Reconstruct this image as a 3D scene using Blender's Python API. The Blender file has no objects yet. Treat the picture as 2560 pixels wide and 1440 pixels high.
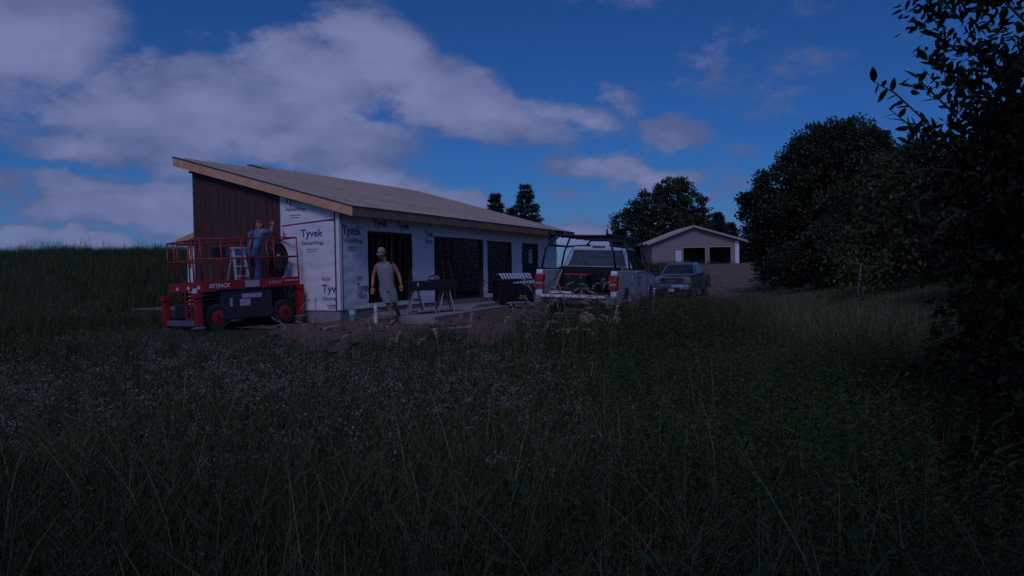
import bpy, bmesh, math, random
import numpy as np
from mathutils import Vector, Matrix, Euler

# ------------------------------------------------------------------ scene, camera, sky, sun, exposure
SC = bpy.context.scene
COL = SC.collection
RNG = np.random.default_rng(7)
random.seed(7)
PI = math.pi
R = math.radians

cam_data = bpy.data.cameras.new('camera')
cam_data.lens = 28.125
cam_data.sensor_width = 36.0
cam_data.clip_start = 0.05
cam_data.clip_end = 3000.0
cam = bpy.data.objects.new('camera', cam_data)
COL.objects.link(cam)
_p, _r = -0.021, -0.0167
_fw = Vector((0, math.cos(_p), math.sin(_p)))
_up = Vector((0, -math.sin(_p), math.cos(_p)))
_rt = Vector((1, 0, 0))
_r2 = _rt * math.cos(_r) + _up * math.sin(_r)
_u2 = -_rt * math.sin(_r) + _up * math.cos(_r)
cam.matrix_world = Matrix(((_r2.x, _u2.x, -_fw.x, 0.0), (_r2.y, _u2.y, -_fw.y, 0.0),
                           (_r2.z, _u2.z, -_fw.z, 0.8831), (0, 0, 0, 1)))
SC.camera = cam

SUN_TO = Vector((-0.08, -0.67, 0.73)).normalized()
sun_d = bpy.data.lights.new('sun', 'SUN')
sun_d.energy = 0.74
sun_d.angle = R(20)
sun_d.color = (0.74, 0.65, 1.0)
sun = bpy.data.objects.new('sun', sun_d)
sun.rotation_euler = (-SUN_TO).to_track_quat('-Z', 'Y').to_euler()
COL.objects.link(sun)

SC.view_settings.view_transform = 'Standard'
SC.view_settings.look = 'None'
SC.view_settings.exposure = 0.0
SC.view_settings.gamma = 1.0
SC.view_settings.use_curve_mapping = False
SC.render.engine = 'CYCLES'
SC.cycles.use_denoising = False
SC.cycles.use_adaptive_sampling = True
SC.cycles.adaptive_threshold = 0.008
SC.cycles.adaptive_min_samples = 48
SC.cycles.max_bounces = 4
SC.cycles.sample_clamp_indirect = 0.6
SC.cycles.diffuse_bounces = 2
SC.cycles.glossy_bounces = 2
SC.cycles.transparent_max_bounces = 6

SKY_STRENGTH = 0.06


def build_world():
    w = bpy.data.worlds.new('World')
    SC.world = w
    w.use_nodes = True
    nt = w.node_tree
    nt.nodes.clear()
    N, L = nt.nodes, nt.links

    def nd(t, **k):
        n = N.new(t)
        for a, v in k.items():
            setattr(n, a, v)
        return n

    def math_(op, a, b=None, c=None, clamp=False):
        n = nd('ShaderNodeMath', operation=op, use_clamp=clamp)
        for i, v in enumerate((a, b, c)):
            if v is None:
                continue
            if isinstance(v, (int, float)):
                n.inputs[i].default_value = v
            else:
                L.new(v, n.inputs[i])
        return n.outputs[0]

    def mixc(f, a, b, blend='MIX'):
        n = nd('ShaderNodeMix', data_type='RGBA', blend_type=blend)
        for sock, v in ((n.inputs[0], f), (n.inputs[6], a), (n.inputs[7], b)):
            if isinstance(v, (int, float)):
                sock.default_value = v
            elif isinstance(v, tuple):
                sock.default_value = v
            else:
                L.new(v, sock)
        return n.outputs[2]

    def rng_(v, a, b, c, d, smooth=True):
        n = nd('ShaderNodeMapRange')
        n.interpolation_type = 'SMOOTHSTEP' if smooth else 'LINEAR'
        L.new(v, n.inputs[0])
        for i, q in enumerate((a, b, c, d)):
            n.inputs[i + 1].default_value = q
        return n.outputs[0]

    sky = nd('ShaderNodeTexSky', sky_type='NISHITA')
    sky.sun_disc = False
    sky.sun_elevation = math.asin(SUN_TO.z)
    sky.sun_rotation = math.atan2(SUN_TO.x, SUN_TO.y) % (2 * PI)
    sky.altitude = 200
    sky.air_density = 1.0
    sky.dust_density = 0.6
    sky.ozone_density = 2.5
    blue = mixc(1.0, sky.outputs[0], (0.135, 0.375, 0.85, 1), 'MULTIPLY')

    tc = nd('ShaderNodeTexCoord')
    gen = tc.outputs['Generated']
    sep = nd('ShaderNodeSeparateXYZ')
    L.new(gen, sep.inputs[0])
    az = math_('MULTIPLY', math_('ARCTAN2', sep.outputs[0], sep.outputs[1]), 57.29578)
    el = math_('MULTIPLY', math_('ARCSINE', sep.outputs[2]), 57.29578)

    def noise(scale, detail, rough, vec, dist=0.0):
        n = nd('ShaderNodeTexNoise')
        n.inputs['Scale'].default_value = scale
        n.inputs['Detail'].default_value = detail
        n.inputs['Roughness'].default_value = rough
        n.inputs['Distortion'].default_value = dist
        L.new(vec, n.inputs['Vector'])
        return n

    # flattened direction for cloud noise: clouds are wider than tall
    mp = nd('ShaderNodeMapping')
    mp.inputs['Scale'].default_value = (1, 1, 1.9)
    L.new(gen, mp.inputs[0])
    base = mp.outputs[0]
    nw = noise(7.0, 4, 0.58, base)
    sw = nd('ShaderNodeSeparateColor')
    L.new(nw.outputs['Color'], sw.inputs[0])
    azw = math_('ADD', az, math_('MULTIPLY', math_('SUBTRACT', sw.outputs[0], 0.5), 8.0))
    elw = math_('ADD', el, math_('MULTIPLY', math_('SUBTRACT', sw.outputs[1], 0.5), 6.0))
    cv = nd('ShaderNodeCombineXYZ')
    L.new(azw, cv.inputs[0])
    L.new(elw, cv.inputs[1])
    # cloud banks: azimuth, elevation, half width, half height (degrees), roll, weight
    banks = [(-31.5, 15.6, 6.0, 5.6, 0, 1.0), (-33.0, 10.5, 5.0, 3.0, 0, 0.60), (-21.0, 10.7, 10.5, 3.8, 0, 1.0), (-14.5, 12.8, 5.6, 3.1, 0, 1.0), (-9.6, 14.6, 4.6, 3.6, -25, 1.05),
             (-4.6, 11.8, 8.5, 2.7, -16, 1.0), (4.0, 10.8, 5.2, 1.9, -14, 0.62), (7.4, 12.2, 3.0, 1.8, -35, 0.50), (-24.0, 8.9, 7.0, 1.6, 4, 0.85), (-14.0, 8.8, 9.0, 2.0, 0, 0.9),
             (-9.5, 6.4, 7.0, 1.9, -14, 0.85), (-3.6, 5.0, 4.5, 1.3, -18, 0.7), (-26.0, 5.0, 5.6, 1.7, 0, 1.25), (-22.5, 4.0, 4.0, 1.4, 0, 1.1), (12.0, 9.4, 3.6, 1.5, -14, 0.72), (15.6, 7.6, 3.0, 1.2, -20, 0.45),
             (4.4, 6.6, 4.4, 1.3, -8, 0.66), (9.6, 5.9, 6.0, 1.3, -4, 0.68), (4.6, 3.0, 4.4, 1.1, -4, 0.80), (14.6, 5.2, 3.0, 2.0, 0, 0.50), (-33.0, 5.6, 3.0, 1.2, 0, 0.6),
             (-31.5, 2.6, 2.2, 0.9, 0, 1.2), (-28.6, 2.3, 1.6, 0.8, 0, 1.3), (-26.0, 1.9, 1.5, 0.7, 0, 1.3), (-21.0, 1.9, 3.0, 0.9, 0, 0.6), (19.0, 14.0, 9.0, 6.0, -20, 0.34), (9.0, 18.6, 7.0, 1.8, 0, 0.36), (24.0, 17.5, 7.0, 4.0, 0, 0.30)]
    acc = None
    for a, e, w_, h_, ro, wt in banks:
        m = nd('ShaderNodeMapping', vector_type='TEXTURE')
        m.inputs['Location'].default_value = (a, e, 0)
        m.inputs['Rotation'].default_value = (0, 0, R(ro))
        m.inputs['Scale'].default_value = (w_ * 1.42, h_ * 1.42, 1)
        L.new(cv.outputs[0], m.inputs[0])
        ln = nd('ShaderNodeVectorMath', operation='LENGTH')
        L.new(m.outputs[0], ln.inputs[0])
        v = rng_(ln.outputs['Value'], 0.0, 1.25, wt, 0.0)
        acc = v if acc is None else math_('MAXIMUM', acc, v)
    # the same kind of broken cumulus carries on all round the sky beyond these banks
    nb = noise(2.2, 3, 0.55, base)
    allround = rng_(nb.outputs[0], 0.44, 0.72, 0.0, 0.95)
    dirn = math_('ABSOLUTE', az)
    outside = rng_(dirn, 36.0, 52.0, 0.0, 1.0)
    outside_up = rng_(el, 21.0, 32.0, 0.0, 1.0)
    outm = math_('MAXIMUM', outside, outside_up)
    dens = math_('ADD', math_('MULTIPLY', acc, math_('SUBTRACT', 1.0, outm)), math_('MULTIPLY', allround, outm))
    nd2 = noise(14.0, 5, 0.62, base)
    dens = math_('ADD', dens, math_('MULTIPLY', math_('SUBTRACT', nd2.outputs[0], 0.5), 0.95))
    cover = rng_(dens, 0.24, 0.60, 0.0, 1.0)
    # cloud bodies: lit puffs and greyer hollows
    nsh = noise(6.0, 3, 0.6, base)
    puff = math_('ADD', math_('MULTIPLY', math_('SUBTRACT', nsh.outputs[0], 0.5), 3.0), rng_(dens, 0.25, 0.95, 0.05, 0.75), clamp=True)
    ccol = mixc(puff, (1.40, 1.92, 4.3, 1), (3.0, 3.55, 6.7, 1))
    skyc = mixc(math_('MULTIPLY', cover, 0.95), blue, ccol)
    # low haze band near the horizon
    hz = rng_(el, -2.0, 7.0, 0.55, 0.0)
    skyc = mixc(hz, skyc, (1.9, 2.35, 5.0, 1))
    bg = nd('ShaderNodeBackground')
    bg.inputs[1].default_value = SKY_STRENGTH
    L.new(skyc, bg.inputs[0])
    out = nd('ShaderNodeOutputWorld')
    L.new(bg.outputs[0], out.inputs[0])


build_world()

# ------------------------------------------------------------------ materials
MATS = {}


def mat(name, col, rough=0.7, var=0.15, scale=6.0, bump=0.0, bscale=None, metal=0.0, island=0.0, stretch=None,
        coat=0.0, spec=None, dirt=None, trans=0.0):
    if name in MATS:
        return MATS[name]
    m = bpy.data.materials.new(name)
    m.use_nodes = True
    nt = m.node_tree
    N, L = nt.nodes, nt.links
    b = N['Principled BSDF']
    b.inputs['Roughness'].default_value = rough
    b.inputs['Metallic'].default_value = metal
    if coat:
        b.inputs['Coat Weight'].default_value = coat
    if spec is not None:
        b.inputs['Specular IOR Level'].default_value = spec
    tc = N.new('ShaderNodeTexCoord')
    vec = tc.outputs['Object']
    if stretch:
        mp = N.new('ShaderNodeMapping')
        mp.inputs['Scale'].default_value = stretch
        L.new(vec, mp.inputs[0])
        vec = mp.outputs[0]
    no = N.new('ShaderNodeTexNoise')
    no.inputs['Scale'].default_value = scale
    no.inputs['Detail'].default_value = 6
    no.inputs['Roughness'].default_value = 0.62
    L.new(vec, no.inputs['Vector'])
    mr = N.new('ShaderNodeMapRange')
    mr.inputs[1].default_value = 0.25
    mr.inputs[2].default_value = 0.75
    mr.inputs[3].default_value = 1 - var
    mr.inputs[4].default_value = 1 + var
    L.new(no.outputs[0], mr.inputs[0])
    fac = mr.outputs[0]
    if island:
        ge = N.new('ShaderNodeNewGeometry')
        m2 = N.new('ShaderNodeMapRange')
        m2.inputs[3].default_value = 1 - island
        m2.inputs[4].default_value = 1 + island
        L.new(ge.outputs['Random Per Island'], m2.inputs[0])
        mu = N.new('ShaderNodeMath')
        mu.operation = 'MULTIPLY'
        L.new(fac, mu.inputs[0])
        L.new(m2.outputs[0], mu.inputs[1])
        fac = mu.outputs[0]
    vm = N.new('ShaderNodeVectorMath')
    vm.operation = 'SCALE'
    vm.inputs[0].default_value = col[:3]
    L.new(fac, vm.inputs[3])
    colout = vm.outputs[0]
    if dirt:
        n3 = N.new('ShaderNodeTexNoise')
        n3.inputs['Scale'].default_value = dirt[1]
        n3.inputs['Detail'].default_value = 8
        n3.inputs['Roughness'].default_value = 0.7
        L.new(tc.outputs['Object'], n3.inputs['Vector'])
        r3 = N.new('ShaderNodeMapRange')
        r3.inputs[1].default_value = dirt[2]
        r3.inputs[2].default_value = dirt[2] + 0.2
        L.new(n3.outputs[0], r3.inputs[0])
        mx = N.new('ShaderNodeMix')
        mx.data_type = 'RGBA'
        L.new(r3.outputs[0], mx.inputs[0])
        L.new(colout, mx.inputs[6])
        mx.inputs[7].default_value = (*dirt[0], 1)
        colout = mx.outputs[2]
    L.new(colout, b.inputs['Base Color'])
    if bump:
        n2 = N.new('ShaderNodeTexNoise')
        n2.inputs['Scale'].default_value = bscale or scale * 4
        n2.inputs['Detail'].default_value = 5
        L.new(vec, n2.inputs['Vector'])
        bp = N.new('ShaderNodeBump')
        bp.inputs['Strength'].default_value = bump
        bp.inputs['Distance'].default_value = 0.02
        L.new(n2.outputs[0], bp.inputs['Height'])
        L.new(bp.outputs[0], b.inputs['Normal'])
    if trans:
        tr = N.new('ShaderNodeBsdfTranslucent')
        L.new(colout, tr.inputs[0])
        ms = N.new('ShaderNodeMixShader')
        ms.inputs[0].default_value = trans
        L.new(b.outputs[0], ms.inputs[1])
        L.new(tr.outputs[0], ms.inputs[2])
        L.new(ms.outputs[0], N['Material Output'].inputs[0])
    MATS[name] = m
    return m


def glass_mat(name, tint, alpha):
    m = bpy.data.materials.new(name)
    m.use_nodes = True
    nt = m.node_tree
    b = nt.nodes['Principled BSDF']
    b.inputs['Base Color'].default_value = (*tint, 1)
    b.inputs['Roughness'].default_value = 0.06
    b.inputs['Alpha'].default_value = alpha
    b.inputs['Specular IOR Level'].default_value = 0.8
    MATS[name] = m
    return m


mat('wrap', (0.80, 0.80, 0.80), 0.6, 0.06, 1.0, 0.15, 2.0, stretch=(1, 1, 4))
mat('wrap_ink', (0.05, 0.07, 0.16), 0.6, 0.2, 8)
mat('wrap_red', (0.45, 0.06, 0.12), 0.6, 0.1, 8)
mat('tape', (0.30, 0.015, 0.11), 0.45, 0.1, 8)
mat('siding', (0.075, 0.034, 0.026), 0.75, 0.45, 1.2, 0.3, 30, stretch=(8, 8, 0.7))
mat('siding_trim', (0.10, 0.09, 0.10), 0.6, 0.1)
mat('fascia', (0.70, 0.40, 0.22), 0.7, 0.28, 3.0, 0.1, dirt=((0.16, 0.08, 0.05), 14.0, 0.66))
mat('fascia_shaded', (0.30, 0.155, 0.10), 0.75, 0.35, 3.0, 0.1, dirt=((0.14, 0.07, 0.05), 8.0, 0.60))  # same wood as the rake fascia, eave shade put into the colour
mat('lumber', (0.46, 0.32, 0.19), 0.75, 0.2, 5.0, 0.1)
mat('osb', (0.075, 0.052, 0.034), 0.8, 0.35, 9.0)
mat('roofing', (0.55, 0.43, 0.32), 0.9, 0.16, 1.2, 0.3, 40, island=0.12)
mat('drip_edge', (0.05, 0.05, 0.06), 0.5, 0.1)
mat('concrete', (0.26, 0.24, 0.24), 0.9, 0.2, 3.0, 0.25, 40)
mat('concrete_dirty', (0.17, 0.13, 0.12), 0.9, 0.3, 3.0, 0.25, 40)
mat('lift_red', (0.31, 0.014, 0.018), 0.42, 0.16, 5.0, dirt=((0.12, 0.03, 0.02), 9.0, 0.64))
mat('lift_black', (0.022, 0.024, 0.034), 0.5, 0.2, 5.0)
mat('lift_grey', (0.13, 0.145, 0.17), 0.5, 0.2, 6.0)
mat('decal_white', (0.68, 0.68, 0.72), 0.5, 0.1)
mat('decal_grey', (0.34, 0.35, 0.42), 0.5, 0.3, 30)
mat('decal_green', (0.30, 0.42, 0.42), 0.5, 0.2, 30)
mat('rubber', (0.016, 0.016, 0.017), 0.85, 0.2, 10, 0.2)
mat('steel', (0.42, 0.43, 0.46), 0.35, 0.15, 10, metal=0.8)
mat('aluminium', (0.62, 0.64, 0.68), 0.4, 0.1, 10, metal=0.35)
mat('label_blue', (0.05, 0.10, 0.36), 0.5, 0.1)
mat('black_plastic', (0.014, 0.015, 0.017), 0.28, 0.2, 8)
mat('truck_white', (0.76, 0.78, 0.80), 0.28, 0.05, 1.5, coat=0.5, dirt=((0.36, 0.33, 0.32), 1.6, 0.60))
mat('truck_navy', (0.10, 0.118, 0.145), 0.22, 0.12, 1.5, coat=0.8)
mat('truck_dark', (0.012, 0.012, 0.014), 0.6, 0.2, 6)
mat('chrome', (0.62, 0.63, 0.67), 0.22, 0.05, 5, metal=1.0)
mat('bumper_grey', (0.20, 0.20, 0.22), 0.5, 0.2, 6)
mat('tail_red', (0.34, 0.010, 0.012), 0.18, 0.15, 20, coat=0.6)
mat('amber', (0.55, 0.18, 0.03), 0.2, 0.1, 20)
mat('lamp_glass', (0.42, 0.45, 0.52), 0.1, 0.2, 30, metal=0.5)
mat('rack_black', (0.016, 0.017, 0.022), 0.5, 0.2, 10)
mat('red_paint', (0.42, 0.03, 0.03), 0.4, 0.1)
mat('garage_wall', (0.31, 0.25, 0.24), 0.8, 0.06, 2.0, 0.1)
mat('garage_trim', (0.48, 0.42, 0.36), 0.7, 0.1)
mat('dark_inside', (0.06, 0.05, 0.045), 0.9, 0.2)
mat('pvc', (0.72, 0.72, 0.74), 0.4, 0.05)
mat('bucket_white', (0.62, 0.66, 0.66), 0.45, 0.08)
mat('bucket_teal', (0.06, 0.36, 0.34), 0.45, 0.12, 12)
mat('saw_wood', (0.30, 0.27, 0.26), 0.8, 0.25, 6)
mat('skin', (0.44, 0.17, 0.12), 0.55, 0.2, 9)
mat('shirt_grey', (0.25, 0.245, 0.25), 0.9, 0.12, 9, 0.6, 14)
mat('shorts_grey', (0.21, 0.23, 0.25), 0.9, 0.15, 9, 0.5, 18)
mat('sock', (0.14, 0.15, 0.18), 0.9, 0.1)
mat('boot', (0.24, 0.12, 0.05), 0.7, 0.2, 12)
mat('cap', (0.30, 0.26, 0.23), 0.9, 0.45, 22)
mat('hair', (0.30, 0.28, 0.27), 0.8, 0.3, 30)
mat('eye', (0.02, 0.02, 0.02), 0.3, 0.0)
mat('shirt_blue', (0.085, 0.16, 0.30), 0.9, 0.2, 8, 0.5, 14)
mat('jeans', (0.065, 0.10, 0.20), 0.9, 0.3, 9, 0.6, 16)
mat('strap_black', (0.015, 0.015, 0.02), 0.7, 0.1)
mat('cap_red', (0.24, 0.06, 0.06), 0.8, 0.15)
mat('bark', (0.050, 0.040, 0.032), 0.9, 0.35, 6, 0.6, 20, stretch=(3, 3, 0.6))
mat('birch_bark', (0.24, 0.24, 0.23), 0.8, 0.4, 8)
mat('leaf_dark', (0.026, 0.039, 0.014), 0.6, 0.55, 0.55, island=0.6, trans=0.18)
mat('leaf_mid', (0.036, 0.054, 0.015), 0.6, 0.55, 0.7, island=0.6, trans=0.22)
mat('leaf_oak', (0.052, 0.058, 0.026), 0.65, 0.25, 0.5, island=0.5, trans=0.15)
mat('needle', (0.022, 0.045, 0.034), 0.6, 0.2, 1.0, island=0.5)
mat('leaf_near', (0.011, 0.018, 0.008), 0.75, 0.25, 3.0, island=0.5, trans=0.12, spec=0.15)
mat('grass_a', (0.034, 0.070, 0.013), 0.7, 0.2, 2.0, island=0.55, trans=0.25)
mat('grass_b', (0.042, 0.068, 0.018), 0.75, 0.2, 2.0, island=0.5, trans=0.2)
mat('grass_pale', (0.140, 0.195, 0.085), 0.75, 0.2, 2.0, island=0.5, trans=0.2)
mat('grass_arch', (0.075, 0.105, 0.040), 0.6, 0.2, 2.0, island=0.5, trans=0.25)
mat('straw', (0.088, 0.092, 0.036), 0.8, 0.2, 4.0, island=0.45)
mat('seed_head', (0.090, 0.088, 0.050), 0.85, 0.2, 20.0, island=0.4)
mat('stem_pale', (0.30, 0.24, 0.15), 0.8, 0.2, 4.0, island=0.4)
mat('seed_pale', (0.38, 0.31, 0.21), 0.85, 0.2, 20.0, island=0.4)
mat('flower', (0.22, 0.245, 0.20), 0.85, 0.25, 30.0, island=0.5)
mat('weed', (0.042, 0.092, 0.011), 0.6, 0.2, 2.0, island=0.5, trans=0.25)
mat('weed_yellow', (0.060, 0.070, 0.016), 0.6, 0.25, 2.0, island=0.4, trans=0.3)
mat('goldenrod', (0.16, 0.11, 0.02), 0.8, 0.2, 20, island=0.4)
mat('rust_head', (0.085, 0.060, 0.036), 0.85, 0.2, 20, island=0.4)
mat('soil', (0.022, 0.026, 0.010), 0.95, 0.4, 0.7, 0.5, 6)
mat('dirt', (0.125, 0.072, 0.050), 0.95, 0.38, 1.3, 0.9, 9, dirt=((0.075, 0.048, 0.042), 2.2, 0.52))
mat('gravel', (0.165, 0.100, 0.072), 0.95, 0.3, 0.8, 0.9, 12, dirt=((0.085, 0.075, 0.05), 0.5, 0.55))
glass_mat('cab_glass', (0.02, 0.03, 0.03), 0.72)
glass_mat('back_glass', (0.05, 0.09, 0.085), 0.55)


# ------------------------------------------------------------------ helpers
def tag(o, label=None, cat=None, group=None, kind=None):
    if label:
        o['label'] = label
    if cat:
        o['category'] = cat
    if group:
        o['group'] = group
    if kind:
        o['kind'] = kind
    return o


def link(o, parent=None):
    COL.objects.link(o)
    if parent is not None:
        o.parent = parent
    return o


def empty(name, loc=(0, 0, 0), rz=0.0, parent=None):
    o = bpy.data.objects.new(name, None)
    o.empty_display_size = 0.2
    o.location = loc
    o.rotation_euler = (0, 0, rz)
    return link(o, parent)


def setmat(me, m):
    me.materials.append(MATS[m] if isinstance(m, str) else m)


def mesh_np(name, v, f, m, parent=None, smooth=False):
    """v (N,3), f (M,k) with constant k"""
    v = np.asarray(v, dtype=np.float32)
    f = np.asarray(f, dtype=np.int32)
    me = bpy.data.meshes.new(name)
    k = f.shape[1]
    me.vertices.add(len(v))
    me.vertices.foreach_set('co', v.ravel())
    me.loops.add(f.size)
    me.loops.foreach_set('vertex_index', f.ravel())
    me.polygons.add(len(f))
    me.polygons.foreach_set('loop_start', np.arange(0, f.size, k, dtype=np.int32))
    me.polygons.foreach_set('loop_total', np.full(len(f), k, dtype=np.int32))
    if smooth:
        me.polygons.foreach_set('use_smooth', np.ones(len(f), dtype=bool))
    me.update(calc_edges=True)
    setmat(me, m)
    o = bpy.data.objects.new(name, me)
    return link(o, parent) if parent is not False else o


class MB:
    """collects shapes into one mesh"""

    def __init__(s):
        s.v, s.f = [], []

    def add(s, v, f):
        n = len(s.v)
        s.v += [tuple(p) for p in v]
        s.f += [tuple(i + n for i in q) for q in f]
        return s

    def box(s, x0, x1, y0, y1, z0, z1):
        v = [(x0, y0, z0), (x1, y0, z0), (x1, y1, z0), (x0, y1, z0), (x0, y0, z1), (x1, y0, z1), (x1, y1, z1), (x0, y1, z1)]
        return s.add(v, [(0, 3, 2, 1), (4, 5, 6, 7), (0, 1, 5, 4), (1, 2, 6, 5), (2, 3, 7, 6), (3, 0, 4, 7)])

    def prism(s, poly, z0, z1):
        """poly: list of (x,y) or (x,y,zoff); extruded in z"""
        n = len(poly)
        lo = [(p[0], p[1], z0 + (p[2] if len(p) > 2 else 0)) for p in poly]
        hi = [(p[0], p[1], z1 + (p[2] if len(p) > 2 else 0)) for p in poly]
        f = [tuple(range(n))[::-1], tuple(range(n, 2 * n))]
        f += [(i, (i + 1) % n, n + (i + 1) % n, n + i) for i in range(n)]
        return s.add(lo + hi, f)

    def extrude(s, A, B):
        """two matching outlines joined"""
        n = len(A)
        f = [tuple(range(n))[::-1], tuple(range(n, 2 * n))]
        f += [(i, (i + 1) % n, n + (i + 1) % n, n + i) for i in range(n)]
        return s.add(list(A) + list(B), f)

    def tube(s, pts, rad, seg=8, cap=True):
        pts = [Vector(p) for p in pts]
        if not isinstance(rad, (list, tuple)):
            rad = [rad] * len(pts)
        rings = []
        prev = None
        for i, p in enumerate(pts):
            t = (pts[min(i + 1, len(pts) - 1)] - pts[max(i - 1, 0)]).normalized()
            if prev is None:
                a = Vector((0, 0, 1)) if abs(t.z) < 0.9 else Vector((1, 0, 0))
                u = t.cross(a).normalized()
            else:
                u = (prev - t * prev.dot(t)).normalized()
            w = t.cross(u)
            prev = u
            rings.append([p + (u * math.cos(2 * PI * k / seg) + w * math.sin(2 * PI * k / seg)) * rad[i] for k in range(seg)])
        v = [q for r_ in rings for q in r_]
        f = []
        for i in range(len(pts) - 1):
            for k in range(seg):
                a, b = i * seg + k, i * seg + (k + 1) % seg
                f.append((a, b, b + seg, a + seg))
        if cap:
            f.append(tuple(range(seg))[::-1])
            f.append(tuple(range((len(pts) - 1) * seg, len(pts) * seg)))
        return s.add(v, f)

    def loft(s, rings, cap=True):
        n = len(rings[0])
        v = [q for r_ in rings for q in r_]
        f = []
        for i in range(len(rings) - 1):
            for k in range(n):
                a, b = i * n + k, i * n + (k + 1) % n
                f.append((a, b, b + n, a + n))
        if cap:
            f.append(tuple(range(n))[::-1])
            f.append(tuple(range((len(rings) - 1) * n, len(rings) * n)))
        return s.add(v, f)

    def lathe_y(s, prof, c, seg=24):
        """prof: (radius, y) list, spun about the y axis through c"""
        rings = []
        for r_, y in prof:
            rings.append([(c[0] + r_ * math.cos(2 * PI * k / seg), c[1] + y, c[2] + r_ * math.sin(2 * PI * k / seg)) for k in range(seg)])
        return s.loft(rings)

    def lathe_z(s, prof, c, seg=20):
        rings = []
        for r_, z in prof:
            rings.append([(c[0] + r_ * math.cos(2 * PI * k / seg), c[1] + r_ * math.sin(2 * PI * k / seg), c[2] + z) for k in range(seg)])
        return s.loft(rings)

    def build(s, name, m, parent=None, bevel=0.0, smooth=False, seg=2):
        me = bpy.data.meshes.new(name)
        me.from_pydata([tuple(p) for p in s.v], [], s.f)
        me.update()
        bm = bmesh.new()
        bm.from_mesh(me)
        bmesh.ops.recalc_face_normals(bm, faces=bm.faces)
        bm.to_mesh(me)
        bm.free()
        setmat(me, m)
        if smooth:
            for p in me.polygons:
                p.use_smooth = True
        o = bpy.data.objects.new(name, me)
        link(o, parent)
        if bevel:
            b = o.modifiers.new('bevel', 'BEVEL')
            b.width = bevel
            b.segments = seg
            b.limit_method = 'ANGLE'
            b.angle_limit = R(35)
        return o


def box(name, m, parent, x0, x1, y0, y1, z0, z1, bevel=0.0):
    return MB().box(x0, x1, y0, y1, z0, z1).build(name, m, parent, bevel)


def text(body, m, parent, origin, xdir, ydir, width=None, size=None, name='lettering', align='LEFT', bold=0.0, shear=0.0):
    cu = bpy.data.curves.new(name, 'FONT')
    cu.body = body
    cu.size = 1.0
    cu.align_x = align
    cu.extrude = 0.0008
    cu.offset = bold
    cu.shear = shear
    cu.resolution_u = 3
    cu.materials.append(MATS[m])
    tmp = bpy.data.objects.new(name, cu)
    COL.objects.link(tmp)
    bpy.context.view_layer.update()
    me = bpy.data.meshes.new_from_object(tmp.evaluated_get(bpy.context.evaluated_depsgraph_get()))
    COL.objects.unlink(tmp)
    bpy.data.objects.remove(tmp)
    me.name = name
    if not me.materials:
        me.materials.append(MATS[m])
    o = bpy.data.objects.new(name, me)
    link(o, parent)
    xs = [v_.co.x for v_ in me.vertices]
    wid_ = max(xs) - min(xs)
    s = size
    if width:
        s = width / max(wid_, 1e-3)
    X, Y = Vector(xdir), Vector(ydir)
    Z = X.cross(Y)
    sy = s if not (width and size) else size
    o.matrix_local = Matrix(((X.x * s, Y.x * sy, Z.x, origin[0]), (X.y * s, Y.y * sy, Z.y, origin[1]),
                             (X.z * s, Y.z * sy, Z.z, origin[2]), (0, 0, 0, 1)))
    return o


def S(v, a, b):
    t = np.clip((np.asarray(v, dtype=float) - a) / (b - a), 0, 1)
    return t * t * (3 - 2 * t)


def hash2(x, y, s):
    return np.sin(x * s * 1.7 + 1.3) * np.cos(y * s * 1.3 + 0.7) + 0.5 * np.sin(x * s * 3.1 + y * s * 2.3)


def ground(x, y):
    x = np.asarray(x, dtype=float)
    y = np.asarray(y, dtype=float)
    z = -0.36 - 0.52 * S(-y, -15.6, -11.0)
    z = z + 2.55 * S(y, 20, 46) * S(-x, 6.5, 15)
    z = z + 0.55 * S(-x, 8.0, 16) * S(-y, -22, -14)
    z = z + 0.10 * S(x, -5.4, -3.6) * S(-x, -1.6, 0.6) * S(y, 17.0, 19.2) * S(-y, -34, -26)
    z = z - 0.30 * S(y, 23, 36) * S(x, 0.5, 5)
    z = z + 1.95 * S(y, 48, 88) * S(x, 3, 14)
    edge = 6.2 + 0.28 * (y - 13)
    z = z + 0.5 * S(x - edge, -1.5, 3.0) * S(y, 5, 12)
    z = z + 0.035 * hash2(x, y, 0.8) * S(np.hypot(x, y), 3, 10) + 0.2 * hash2(x, y, 0.09) * S(np.hypot(x, y), 45, 120)
    return z


def gz(x, y):
    return float(ground(x, y))


# ------------------------------------------------------------------ ground, yard, drive
def build_ground():
    t = np.linspace(-1, 1, 260)
    k = 4.6
    xs = np.sinh(t * k) / np.sinh(k) * 900
    t2 = np.linspace(-0.42, 1, 300)
    ys = np.sinh(t2 * k) / np.sinh(k) * 900 + 12
    X, Y = np.meshgrid(xs, ys)
    Z = ground(X, Y)
    v = np.stack([X, Y, Z], -1).reshape(-1, 3)
    nx, ny = len(xs), len(ys)
    i = np.arange(nx - 1)
    j = np.arange(ny - 1)
    I, J = np.meshgrid(i, j)
    a = (J * nx + I).ravel()
    f = np.stack([a, a + 1, a + nx + 1, a + nx], -1)
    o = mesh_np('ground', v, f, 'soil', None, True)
    tag(o, 'meadow soil rising to a hill behind the grass', None, None, 'structure')


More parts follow.
